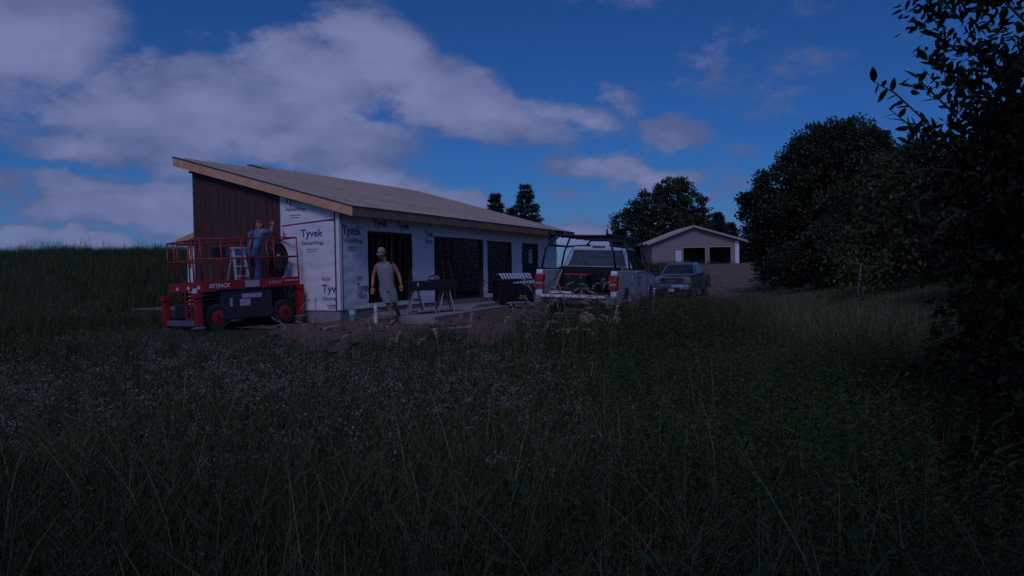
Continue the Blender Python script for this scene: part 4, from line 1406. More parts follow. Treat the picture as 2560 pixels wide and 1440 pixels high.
# ------------------------------------------------------------------ things on the site
bx_, by_ = -3.80, 18.98
bk = empty('bucket', (bx_, by_, gz(bx_, by_) + 0.03), 0)
tag(bk, 'white and teal plastic bucket standing by the house corner', 'bucket')
MB().lathe_z([(0.02, 0.0), (0.070, 0.0), (0.078, 0.15)], (0, 0, 0), 20).build('bucket_band', 'bucket_teal', bk, smooth=False)
b2 = MB().lathe_z([(0.078, 0.151), (0.083, 0.25), (0.088, 0.25), (0.088, 0.235)], (0, 0, 0), 20).build('bucket_rim', 'bucket_white', bk)
MB().tube([(0.086 * math.cos(a), 0.02 + 0.01 * math.sin(a), 0.235 - 0.07 * math.sin(a)) for a in [PI * i / 10 for i in range(11)]], 0.004, 6).build('bail', 'steel', b2)

px_, py_ = -3.12, 18.25
pv = MB()
pv.lathe_z([(0.035, -0.2), (0.042, -0.2), (0.042, 0.47), (0.033, 0.47), (0.033, 0.30)], (0, 0, 0), 16)
po = pv.build('drain_pipe', 'pvc', None, smooth=False)
po.location = (px_, py_, gz(px_, py_))
tag(po, 'short white plastic pipe sticking up from the dirt beside the walker', 'pipe')


def sawhorse(x, y, rz, label, z):
    h = empty('sawhorse', (x, y, z), rz)
    tag(h, label, 'sawhorse', 'sawhorses carrying the dark bench')
    box('beam', 'saw_wood', h, -0.05, 0.05, -0.38, 0.38, 0.66, 0.76, 0.006)
    for sx in (-1, 1):
        for sy in (-1, 1):
            MB().extrude([(sx * 0.04 - 0.02, sy * 0.30 - 0.045, 0.68), (sx * 0.04 + 0.02, sy * 0.30 - 0.045, 0.68), (sx * 0.04 + 0.02, sy * 0.30 + 0.045, 0.68), (sx * 0.04 - 0.02, sy * 0.30 + 0.045, 0.68)],
                         [(sx * 0.20 - 0.02, sy * 0.34 - 0.045, 0.0), (sx * 0.20 + 0.02, sy * 0.34 - 0.045, 0.0), (sx * 0.20 + 0.02, sy * 0.34 + 0.045, 0.0), (sx * 0.20 - 0.02, sy * 0.34 + 0.045, 0.0)]).build('leg', 'saw_wood', h)
    box('brace', 'saw_wood', h, -0.15, 0.15, 0.30, 0.33, 0.28, 0.34)
    return h


sawhorse(-2.42, 20.1, R(12), 'grey wooden sawhorse under the bench end near the walking man', -0.12)
sawhorse(-1.72, 20.45, R(12), 'grey wooden sawhorse under the bench end near the doorway', -0.12)
bench = empty('work_bench_top', (-2.08, 20.28, 0.642), R(24))
tag(bench, 'dark plank bench top with an apron lying across two sawhorses', 'bench top')
box('bench_board', 'truck_dark', bench, -0.72, 0.62, -0.40, 0.40, 0.0, 0.035)
box('apron', 'black_plastic', bench, -0.70, 0.60, -0.398, -0.375, -0.20, -0.001)
sw = empty('chop_saw', (-1.95, 20.30, 0.68), R(20))
tag(sw, 'small dark power saw lying on the bench top', 'saw')
MB().lathe_y([(0.01, -0.01), (0.07, -0.012), (0.07, 0.012), (0.01, 0.01)], (0.05, 0, 0.06), 20).build('blade', 'lift_grey', sw)
box('saw_base', 'black_plastic', sw, -0.18, 0.22, -0.06, 0.08, 0.0, 0.03, 0.01)
MB().tube([(-0.16, 0.02, 0.05), (-0.12, 0.02, 0.11), (0.02, 0.02, 0.13)], 0.02, 8).build('saw_handle', 'black_plastic', sw)

# lumber stacked on the slab under and beside the bench
for i, (x, y, rz, z, ln, w) in enumerate(((-2.0, 20.1, 62, -0.118, 1.8, 0.24), (-0.75, 22.9, 68, -0.118, 2.4, 0.2), (-0.6, 23.2, 69, -0.076, 2.2, 0.09), (-1.9, 19.9, 60, -0.076, 1.4, 0.09))):
    o = MB().box(-ln / 2, ln / 2, -w / 2, w / 2, 0, 0.04).build('lumber_board', 'saw_wood' if i % 2 else 'concrete_dirty', None, 0.003)
    o.location = (x, y, z)
    o.rotation_euler = (0, 0, R(rz))
    tag(o, ['wide grey board lying on the patio under the bench', 'long wide board lying on the patio by the slatted table',
            'narrow long board lying on top of a wide board by the doorway', 'narrow board lying on the wide board under the bench'][i], 'board', 'boards lying on the patio')

# stones and clods over the yard
def rubble():
    rng = np.random.default_rng(31)
    V, F, n = [], [], 0
    ico = np.array([(0, 0, 1), (0.9, 0, 0.4), (0.28, 0.85, 0.4), (-0.72, 0.53, 0.4), (-0.72, -0.53, 0.4), (0.28, -0.85, 0.4), (0, 0, -0.5)])
    tri = [(0, 1, 2, 2), (0, 2, 3, 3), (0, 3, 4, 4), (0, 4, 5, 5), (0, 5, 1, 1)]
    k = 0
    while k < 900:
        y = rng.uniform(14.5, 30)
        x = rng.uniform(-5.2, 6)
        if not yard_in(np.array([x]), np.array([y]))[0] and not drive_in(np.array([x]), np.array([y]))[0]:
            continue
        a = (x - HC[0]) * math.sin(TH) + (y - HC[1]) * math.cos(TH)
        b = -(x - HC[0]) * math.cos(TH) + (y - HC[1]) * math.sin(TH)
        if a > -0.1 and b > -2.5:
            k += 1
            continue
        r_ = rng.gamma(2.0, 0.014) + 0.01
        q = ico * rng.uniform(0.7, 1.3, (7, 3)) * r_ + np.array([x, y, gz(x, y) + 0.045])
        V.append(q)
        F += [(n + 0, n + 1, n + 2), (n, n + 2, n + 3), (n, n + 3, n + 4), (n, n + 4, n + 5), (n, n + 5, n + 1), (n + 6, n + 2, n + 1), (n + 6, n + 3, n + 2), (n + 6, n + 4, n + 3), (n + 6, n + 5, n + 4), (n + 6, n + 1, n + 5)]
        n += 7
        k += 1
    o = mesh_np('rubble', np.concatenate(V), np.array(F), 'dirt')
    tag(o, 'stones and clods scattered over the dirt yard', None, None, 'stuff')


rubble()
for i, (x, y, rz, ln, lab) in enumerate(((-1.3, 16.9, 20, 0.9, 'short grey board dropped on the dirt in front of the patio corner'), (0.3, 18.6, -35, 0.7, 'short grey board lying between patio edge and white truck'),
                                         (-3.9, 17.3, 70, 0.6, 'small pale offcut lying on the dirt before the house corner'))):
    o = MB().box(-ln / 2, ln / 2, -0.045, 0.045, 0, 0.038).build('offcut_board', 'saw_wood', None, 0.003)
    o.location = (x, y, gz(x, y) + 0.05)
    o.rotation_euler = (R(2), R(-2), R(rz))
    tag(o, lab, 'board', 'offcuts on the dirt')

# dark job box on the patio with a slatted rack tilted on it
jb = empty('job_box', (0.10, 24.0, -0.12), R(20))
tag(jb, 'dark steel job site box on the patio behind the white truck', 'job box')
box('box_body', 'black_plastic', jb, -0.62, 0.50, -0.32, 0.32, 0.10, 0.72, 0.015)
box('lid', 'lift_black', jb, -0.64, 0.52, -0.34, 0.34, 0.722, 0.78, 0.01)
for x in (-0.55, 0.40):
    for y in (-0.26, 0.22):
        box('foot', 'lift_black', jb, x, x + 0.06, y, y + 0.05, 0.0, 0.099)
rk = empty('slatted_rack', (0.20, 23.9, 0.665), R(8))
rk.rotation_euler = (R(28), 0, R(8))
tag(rk, 'pale slatted rack tilted on top of the dark job box', 'rack')
for i in range(10):
    MB().extrude([(-0.46 + i * 0.095, -0.26, 0.0), (-0.405 + i * 0.095, -0.26, 0.0), (-0.505 + i * 0.095, 0.30, 0.0), (-0.56 + i * 0.095, 0.30, 0.0)],
                 [(-0.46 + i * 0.095, -0.26, 0.02), (-0.405 + i * 0.095, -0.26, 0.02), (-0.505 + i * 0.095, 0.30, 0.02), (-0.56 + i * 0.095, 0.30, 0.02)]).build('slat', 'aluminium', rk)
for y in (-0.28, 0.28):
    MB().box(-0.60 if y > 0 else -0.50, 0.42 if y > 0 else 0.52, y, y + 0.03, -0.02, -0.002).build('rack_bar', 'aluminium', rk)

# ------------------------------------------------------------------ garage on the rise
GX, GY, GZ0 = 0.0, 90.0, 1.22
gar = empty('garage', (20.6, GY, GZ0), R(0))
tag(gar, 'grey gabled garage with two open doorways at the end of the drive', 'garage')


def build_garage():
    H = gar
    x0, x1, xp = -4.82, 5.0, -0.17
    ze_l, ze_r, zp = 2.60, 2.62, 4.30
    D = 9.0
    ops = [(-1.33, 1.24, 2.02), (1.60, 4.12, 2.05)]
    # front wall in pieces round the two doorways, clad in grey courses
    zl = lambda x: ze_l + (zp - ze_l) * (x - x0) / (xp - x0) if x < xp else zp + (ze_r - zp) * (x - xp) / (x1 - xp)
    P = MB()
    def pc(a, b, z0, flat=None):
        xs = [a] + [q for q in (xp,) if a < q < b] + [b]
        top = [(q, zl(q)) for q in xs]
        A = [(a, 0, z0), (b, 0, z0)] + [(q, 0, z) for q, z in reversed(top)]
        B = [(a, 0.15, z0), (b, 0.15, z0)] + [(q, 0.15, z) for q, z in reversed(top)]
        MB().extrude(A, B).build('wall_panel', 'garage_wall', H)
    pc(x0, -1.33, -0.6)
    pc(-1.33, 1.24, 2.02)
    pc(1.24, 1.60, -0.6)
    pc(1.60, 4.12, 2.05)
    pc(4.12, 4.55, -0.6)
    MB().box(4.55, 5.0, -0.01, 0.15, -0.2, zl(4.9)).build('white_corner', 'wrap', H)
    # lap siding courses standing proud of the wall
    z = 0.12
    while z < 4.1:
        segs = [(x0, 4.55)]
        if z < 2.05:
            segs = [(x0, -1.36), (1.27, 1.57), (4.15, 4.55)]
        for a, b in segs:
            lo = xp - (xp - x0) * max(0, min(1, (zp - z) / (zp - ze_l))) if z > ze_l else a
            hi = xp + (x1 - xp) * max(0, min(1, (zp - z) / (zp - ze_r))) if z > ze_r else b
            a2, b2 = max(a, lo + 0.05), min(b, hi - 0.05)
            if b2 - a2 > 0.1:
                box('siding_course', 'garage_wall', H, a2, b2, -0.022, -0.002, z, z + 0.20)
        z += 0.24
    for a, b, h in ops:
        MB().box(a, a + 0.05, -0.03, 0.16, -0.05, h).box(b - 0.05, b, -0.03, 0.16, -0.05, h).box(a + 0.05, b - 0.05, -0.03, 0.16, h - 0.06, h).build('door_frame', 'garage_trim', H)
    dr = box('side_door', 'decal_white', H, -2.16, -1.50, -0.04, -0.023, 0.0, 1.66)
    for k in range(2):
        box('door_panel', 'pvc', dr, -2.08, -1.58, -0.052, -0.041, 0.15 + k * 0.78, 0.80 + k * 0.75)
    MB().box(x0, x0 + 0.15, 0.15, D, -0.6, ze_l).box(x1 - 0.15, x1, 0.15, D, -0.6, ze_r).box(x0, x1, D - 0.15, D, -0.6, ze_l).build('outer_walls', 'garage_wall', H)
    box('slab', 'concrete', H, x0 - 0.1, x1 + 0.1, -0.35, D, -0.5, 0.0)
    # roof planes with fascia
    def plane(xa, za, xb, zb, name):
        A = [(xa, -0.45, za), (xb, -0.45, zb), (xb, D + 0.3, zb), (xa, D + 0.3, za)]
        MB().extrude(A, [(p[0], p[1], p[2] - 0.10) for p in A]).build(name, 'roofing', H)
        F = [(xa, -0.50, za + 0.01), (xb, -0.50, zb + 0.01), (xb, -0.50, zb - 0.20), (xa, -0.50, za - 0.20)]
        MB().extrude(F, [(p[0], -0.455, p[2]) for p in F]).build('fascia', 'garage_trim', H)
    plane(x0 - 0.55, 2.50, xp, 4.46, 'roof')
    plane(x1 + 1.45, 2.52, xp, 4.46, 'roof')
    for y in (2.5, 5.5):
        MB().box(x0 + 0.2, x1 - 0.2, y, y + 0.05, 2.3, 2.5).build('tie_beam', 'lumber', H)


build_garage()


# ------------------------------------------------------------------ trees
def unit(v):
    return v / np.maximum(np.linalg.norm(v, axis=-1, keepdims=True), 1e-9)


def leaf_quads(p, L_, W_, rng, axis=None, spread=1.0):
    """one pointed four-sided leaf per point; returns verts, faces"""
    n = len(p)
    a = unit(rng.normal(size=(n, 3)) * spread + (axis if axis is not None else 0))
    r_ = unit(rng.normal(size=(n, 3)))
    w = unit(np.cross(a, r_))
    L_ = np.asarray(L_).reshape(-1, 1) * rng.uniform(0.7, 1.25, (n, 1))
    W_ = L_ * W_
    v = np.stack([p, p + a * L_ * 0.45 + w * W_, p + a * L_, p + a * L_ * 0.45 - w * W_], 1).reshape(-1, 3)
    f = np.arange(4 * n).reshape(n, 4)
    return v, f


def leaf_hex(p, L_, W_, rng, axis=None, spread=1.0):
    """rounder leaf: two quads folded along the midrib"""
    n = len(p)
    a = unit(rng.normal(size=(n, 3)) * spread + (axis if axis is not None else 0))
    w = unit(np.cross(a, unit(rng.normal(size=(n, 3)))))
    u = np.cross(a, w)
    L_ = np.asarray(L_).reshape(-1, 1) * rng.uniform(0.65, 1.3, (n, 1))
    W_ = L_ * W_
    k = L_ * rng.uniform(0.02, 0.10, (n, 1))
    v = np.stack([p, p + a * L_ * 0.28 + w * W_ * 0.95 + u * k, p + a * L_ * 0.66 + w * W_ * 0.8 + u * k, p + a * L_, p + a * L_ * 0.66 - w * W_ * 0.8 + u * k, p + a * L_ * 0.28 - w * W_ * 0.95 + u * k], 1).reshape(-1, 3)
    b = np.arange(n)[:, None] * 6
    f = np.concatenate([b + np.array([0, 1, 2, 3]), b + np.array([0, 3, 4, 5])])
    return v, f


def lobe_points(lobes, per_m2, cl_r, per_cl, rng, squash=0.8, inner=0.25):
    """leaf positions in clumps spread over the surface (and a little of the inside) of big lobes"""
    out, dirs = [], []
    for (x, y, z, r_) in lobes:
        k = max(6, int(per_m2 * 4 * PI * r_ * r_))
        d = unit(rng.normal(size=(k, 3)))
        rad = r_ * np.where(rng.random((k, 1)) < inner, rng.uniform(0.35, 0.8, (k, 1)), rng.uniform(0.80, 1.06, (k, 1)))
        c = np.array([x, y, z]) + d * rad * np.array([1, 1, squash])
        cr = cl_r * rng.uniform(0.6, 1.35, (k, 1))
        q = unit(rng.normal(size=(k, per_cl, 3))) * (rng.random((k, per_cl, 1)) ** 0.45) * cr[:, None, :] * np.array([1.15, 1.15, 0.75])
        out.append((c[:, None, :] + q).reshape(-1, 3))
        dirs.append(np.repeat(d, per_cl, 0))
    return np.concatenate(out), np.concatenate(dirs)


def branchy(mb, base, tips, r0, rng, sag=0.15):
    base = Vector(base)
    for t in tips:
        t = Vector(t)
        mid = base.lerp(t, 0.5) + Vector((rng.normal(0, 0.1), rng.normal(0, 0.1), (t - base).length * sag))
        mb.tube([base, mid, t], [r0, r0 * 0.6, r0 * 0.18], 6)


def tree(name, label, x, y, lobes, m, trunk_r, leaf, per_m2=2.2, cl_r=0.45, per_cl=26, aspect=0.30, group=None, seed=1, trunk_top=None, bark='bark', squash=0.8, axis_up=0.2):
    rng = np.random.default_rng(seed)
    z0 = gz(x, y) - 0.1
    T = empty(name, (x, y, z0), 0)
    tag(T, label, 'tree', group)
    lb = [(a, b, c, r_) for a, b, c, r_ in lobes]
    knobs = []
    for a, b, c, r_ in lb:
        for k in range(4):
            d = unit(rng.normal(size=3) + np.array([0, -0.2, 0.35])) * r_ * rng.uniform(0.85, 1.08)
            knobs.append((a + d[0], b + d[1], c + d[2] * squash, r_ * rng.uniform(0.18, 0.34)))
    P, D = lobe_points(lb + knobs, per_m2, cl_r, per_cl, rng, squash)
    keep = P[:, 2] > 0.05
    P, D = P[keep], D[keep]
    v, f = leaf_quads(P, np.full(len(P), leaf), aspect, rng, D * 0.6 + np.array([0, 0, axis_up]), 0.8)
    o = mesh_np('crown', v, f, m, T)
    o['kind'] = 'stuff'
    mb = MB()
    tz = trunk_top or max(c for _, _, c, _ in lb) * 0.7
    mb.tube([(0, 0, 0), (0.1, 0.05, tz * 0.4), (0.05, -0.05, tz * 0.75), (0, 0, tz)], [trunk_r * 1.25, trunk_r, trunk_r * 0.7, trunk_r * 0.3], 10)
    for a, b, c, r_ in lb:
        branchy(mb, (0.05, 0, min(tz * 0.85, c * 0.55)), [(a, b, c)], trunk_r * 0.45, rng, 0.08)
        for k in range(4):
            d = unit(rng.normal(size=3)) * r_ * 0.8
            branchy(mb, (a, b, c - r_ * 0.2), [(a + d[0], b + d[1], c + d[2] * 0.8)], trunk_r * 0.16, rng, 0.05)
    mb.build('trunk', bark, T, smooth=True)
    return T


def conifer(name, label, x, y, h, rad, m='needle', seed=3, group=None, bare=0.1, leaf=0.34, dens=1.0):
    rng = np.random.default_rng(seed)
    z0 = gz(x, y) - 0.1
    T = empty(name, (x, y, z0), 0)
    tag(T, label, 'tree', group)
    P, A = [], []
    br = MB()
    z = h * bare
    while z < h * 0.985:
        t = (z - h * bare) / (h * (1 - bare))
        rl = rad * (1 - t) ** 0.8 * rng.uniform(0.75, 1.12) + 0.15
        nb = int(5 + 3 * (1 - t))
        for k in range(nb):
            az = 2 * PI * (k + rng.random()) / nb
            ln = rl * rng.uniform(0.65, 1.1)
            dr = np.array([math.cos(az), math.sin(az), 0.28 - 0.30 * (1 - t)])
            br.tube([(0, 0, z), tuple(dr * ln * 0.6 + np.array([0, 0, z])), tuple(dr * ln + np.array([0, 0, z + 0.06 * ln]))], [0.03, 0.02, 0.006], 4, cap=False)
            n = int((26 + 50 * ln) * dens)
            s = rng.uniform(0.18, 1.0, n)
            side = np.array([-math.sin(az), math.cos(az), 0])
            p = dr * (ln * s)[:, None] + np.array([0, 0, z]) + side * (rng.normal(0, 0.16, n) * ln * (0.35 + 0.65 * s))[:, None] + np.array([0, 0, 1]) * rng.normal(0.02, 0.07, n)[:, None]
            P.append(p)
            A.append(np.tile(dr * 1.0 + np.array([0, 0, 0.35]), (n, 1)))
        z += h * 0.045 * rng.uniform(0.8, 1.3)
    P, A = np.concatenate(P), np.concatenate(A)
    v, f = leaf_quads(P, np.full(len(P), leaf), 0.13, rng, A, 0.55)
    o = mesh_np('crown', v, f, m, T)
    o['kind'] = 'stuff'
    tk = MB().tube([(0, 0, 0), (0, 0, h * 0.5), (0, 0, h)], [0.05 + h * 0.018, h * 0.011, 0.012], 8)
    tk.v += []
    to = tk.build('trunk', 'bark', T, smooth=True)
    br.build('branches', 'bark', T)
    return T


# pines whose tops show over the roof
conifer('pine_tree', 'taller pine top showing above the far end of the roof', 1.1, 60.0, 7.75, 2.3, seed=5, group='pines behind the house')
conifer('pine_tree', 'shorter rounded pine top showing above the roof', -1.15, 60.5, 7.1, 1.9, seed=8, group='pines behind the house')
conifer('pine_tree', 'small pine low between the two pine tops behind the roof', 0.0, 62.0, 6.1, 1.5, seed=9, group='pines behind the house')
# trees behind the garage
tree('oak_tree', 'spreading oak with a thin airy top behind the garage', 21.2, 112.0,
     [(-4.2, 0, 6.0, 2.6), (-1.7, 0, 8.2, 2.6), (1.6, 0.3, 10.0, 2.7), (3.9, 0, 8.2, 2.3), (0.2, -0.6, 5.6, 3.2), (3.6, 0, 4.6, 2.6), (-3.8, 0, 3.2, 2.4), (5.6, 0, 6.0, 1.8), (5.4, 0, 3.4, 2.0)],
     'leaf_oak', 0.42, 0.34, 1.0, 0.60, 34, 0.34, seed=11)
conifer('spruce_tree', 'bushy dark spruce at the edge of the oak beside the ladder rack', 14.4, 106.0, 4.9, 2.4, seed=14, group='evergreens beside the garage', leaf=0.5, dens=1.2)
conifer('spruce_tree', 'spruce rising behind the slope of the garage roof by the oak', 27.9, 108.0, 7.2, 2.6, seed=15, group='evergreens beside the garage', leaf=0.5)
conifer('spruce_tree', 'small spruce top between garage roof and the big tree', 30.2, 110.0, 5.6, 2.2, seed=16, group='evergreens beside the garage', leaf=0.5)
tree('shrub_tree', 'low dark bush behind the garage wall by the oak', 15.6, 100.0, [(0, 0, 1.4, 1.9), (1.8, 0, 1.1, 1.5), (-1.6, 0, 0.9, 1.4)], 'leaf_dark', 0.12, 0.45, 1.4, 0.6, 24, seed=17)

tree('shrub_tree', 'dark bush closing the gap right of the garage', 29.6, 97.0, [(0, 0, 1.8, 2.0), (-1.6, 0, 1.2, 1.4), (2.0, 0, 2.4, 2.2), (0.4, 0, 3.2, 1.6)], 'leaf_dark', 0.14, 0.34, 1.8, 0.55, 28, seed=18)
# the tree line on the right, from far to near
G = 'trees along the right edge of the drive'
tree('maple_tree', 'tall round-topped tree, highest of the tree line', 18.6, 46.0,
     [(0.0, 0, 6.9, 2.9), (-2.6, 0, 5.2, 2.3), (-3.6, -0.4, 3.9, 1.9), (2.6, 0, 5.6, 2.7), (0.3, -1, 4.2, 3.1), (-4.5, 0, 4.9, 0.95), (0.6, 0, 8.1, 1.75), (-1.0, 0, 7.7, 1.5), (1.7, 0, 7.7, 1.6)],
     'leaf_dark', 0.34, 0.18, 3.4, 0.40, 40, 0.33, G, 21)
tree('maple_tree', 'round dark bushy tree beside the garage under the tall tree', 16.9, 48.0,
     [(-0.2, 0, 2.2, 1.7), (1.6, 0, 2.5, 1.9), (0.3, 0, 3.2, 1.3), (-1.0, 0, 1.4, 1.2), (2.6, -0.6, 1.4, 1.7)], 'leaf_dark', 0.2, 0.18, 3.6, 0.40, 38, 0.33, G, 22)
tree('ash_tree', 'feathery tree right of the tallest tree', 17.3, 33.0,
     [(0, 0, 4.6, 2.0), (-1.8, 0, 3.6, 1.9), (1.6, 0, 4.4, 1.9), (0, -0.8, 2.4, 2.2), (-2.6, -0.6, 1.9, 1.6), (2.2, 0, 2.6, 1.8)], 'leaf_mid', 0.2, 0.16, 3.6, 0.34, 36, 0.26, G, 23)
tree('ash_tree', 'leafy tree with pale stems halfway along the tree line', 11.6, 22.0,
     [(0.2, 0, 3.0, 1.5), (-1.0, 0.2, 2.2, 1.2), (1.3, 0, 2.8, 1.4), (0.1, -0.6, 1.5, 1.3), (-1.5, -0.3, 1.2, 1.0), (1.4, -0.5, 1.3, 1.3)], 'leaf_mid', 0.10, 0.17, 3.6, 0.27, 26, 0.26, G, 24)
tree('elder_tree', 'dense dark tree behind the nearest leaves at the right edge', 9.6, 14.5,
     [(0, 0, 2.4, 1.4), (-1.0, 0, 1.6, 1.1), (0.3, -0.8, 1.2, 1.2), (1.3, 0, 2.2, 1.4), (-0.4, 0.3, 3.0, 1.0), (1.0, -0.4, 3.2, 1.1)], 'leaf_dark', 0.09, 0.13, 5.0, 0.22, 26, 0.30, G, 25)
tree('elder_tree', 'low dark bush at the foot of the tree line', 7.4, 10.6,
     [(0, 0, 1.1, 0.9), (0.9, 0, 1.6, 1.1), (-0.6, 0.4, 0.7, 0.7), (1.6, -0.6, 1.2, 1.1), (0.8, -1.0, 0.7, 0.8)], 'leaf_dark', 0.05, 0.11, 7.0, 0.18, 26, 0.30, G, 26)
tree('maple_tree', 'shadowy tree filling the gap behind the leafy tree', 16.5, 27.0,
     [(0, 0, 2.2, 2.1), (-2.0, 0.5, 1.6, 1.7), (2.0, 0, 2.8, 2.0), (0, 0.3, 4.0, 1.6), (-3.4, 1.6, 1.3, 1.4)], 'leaf_dark', 0.16, 0.15, 3.8, 0.32, 34, 0.32, G, 27)
tree('maple_tree', 'dark tree continuing the tree line beside the drive', 15.2, 38.0,
     [(0, 0, 1.8, 1.9), (-1.4, 1.0, 1.2, 1.4), (1.4, 0, 2.6, 1.9), (-0.4, -1.2, 1.0, 1.3)], 'leaf_dark', 0.16, 0.17, 3.6, 0.36, 34, 0.32, G, 28)
# unseen trees added behind the viewer to darken the near grass
for i, (x, y, lobes, lab) in enumerate((
        (-4.2, -4.6, [(0, 0, 6.4, 2.4), (-1.6, 0.4, 4.8, 1.9), (1.7, 0, 5.2, 2.0), (0.2, 0.6, 8.2, 1.7), (0, -0.8, 3.6, 1.7)], 'tall unseen tree added behind the viewer to shade the meadow'),
        (1.0, -4.2, [(0, 0, 6.0, 2.3), (-1.7, 0, 4.6, 1.8), (1.6, 0.3, 5.0, 2.0), (0, 0.4, 7.6, 1.7), (0.3, 0, 3.4, 1.6)], 'second tall unseen tree added behind the viewer for shade'),
        (-9.6, -3.2, [(0, 0, 5.4, 2.2), (-1.5, 0, 4.2, 1.7), (1.6, 0, 4.4, 1.8), (0, 0, 7.0, 1.6)], 'outermost unseen tree added for shade behind the viewer on the meadow side'))):
    tree('maple_tree', lab, x, y, lobes, 'leaf_dark', 0.22, 0.24, 2.0, 0.36, 22, 0.33, 'unseen trees added for shade', 60 + i)
# pale saplings in front of the shade
for i, (x, y, h, lean) in enumerate(((8.62, 20.0, 1.15, 0.05), (8.86, 20.1, 1.25, -0.08))):
    s_ = empty('birch_sapling', (x, y, gz(x, y) - 0.05), 0)
    tag(s_, ['thin pale birch sapling leaning towards the drive, left of its twin', 'thin pale birch sapling leaning away from the drive, right of its twin'][i], 'tree', 'pale birch saplings')
    MB().tube([(0, 0, 0), (lean, 0, h * 0.5), (lean * 2.4, 0, h)], [0.030, 0.022, 0.008], 7).build('trunk', 'birch_bark', s_, smooth=True)
    rr = np.random.default_rng(40 + i)
    P = np.array([lean * 2, 0, h * 0.8]) + rr.normal(0, 1, (420, 3)) * np.array([0.42, 0.42, 0.38])
    v, f = leaf_quads(P, np.full(420, 0.10), 0.32, rr)
    o = mesh_np('crown', v, f, 'weed', s_)
    o['kind'] = 'stuff'


# the near tree hanging in from the right edge: separate leaves on the outer twigs, a mass of leaves behind
def leaf_mesh():
    n = 5
    v, f = [], []
    for i in range(n + 1):
        t = i / n
        w = 0.25 * math.sin(PI * min(1, t * 0.94 + 0.04)) ** 0.8 * (1 - 0.35 * t)
        z = -0.10 * t * t
        v += [(t, -w, z + 0.10 * w), (t, 0, z - 0.02), (t, w, z + 0.10 * w)]
    for i in range(n):
        a = i * 3
        f += [(a, a + 3, a + 4, a + 1), (a + 1, a + 4, a + 5, a + 2)]
    f = [tuple(q) for q in f]
    me = bpy.data.meshes.new('leaf')
    me.from_pydata(v, [], f)
    me.update()
    setmat(me, 'leaf_near')
    return me


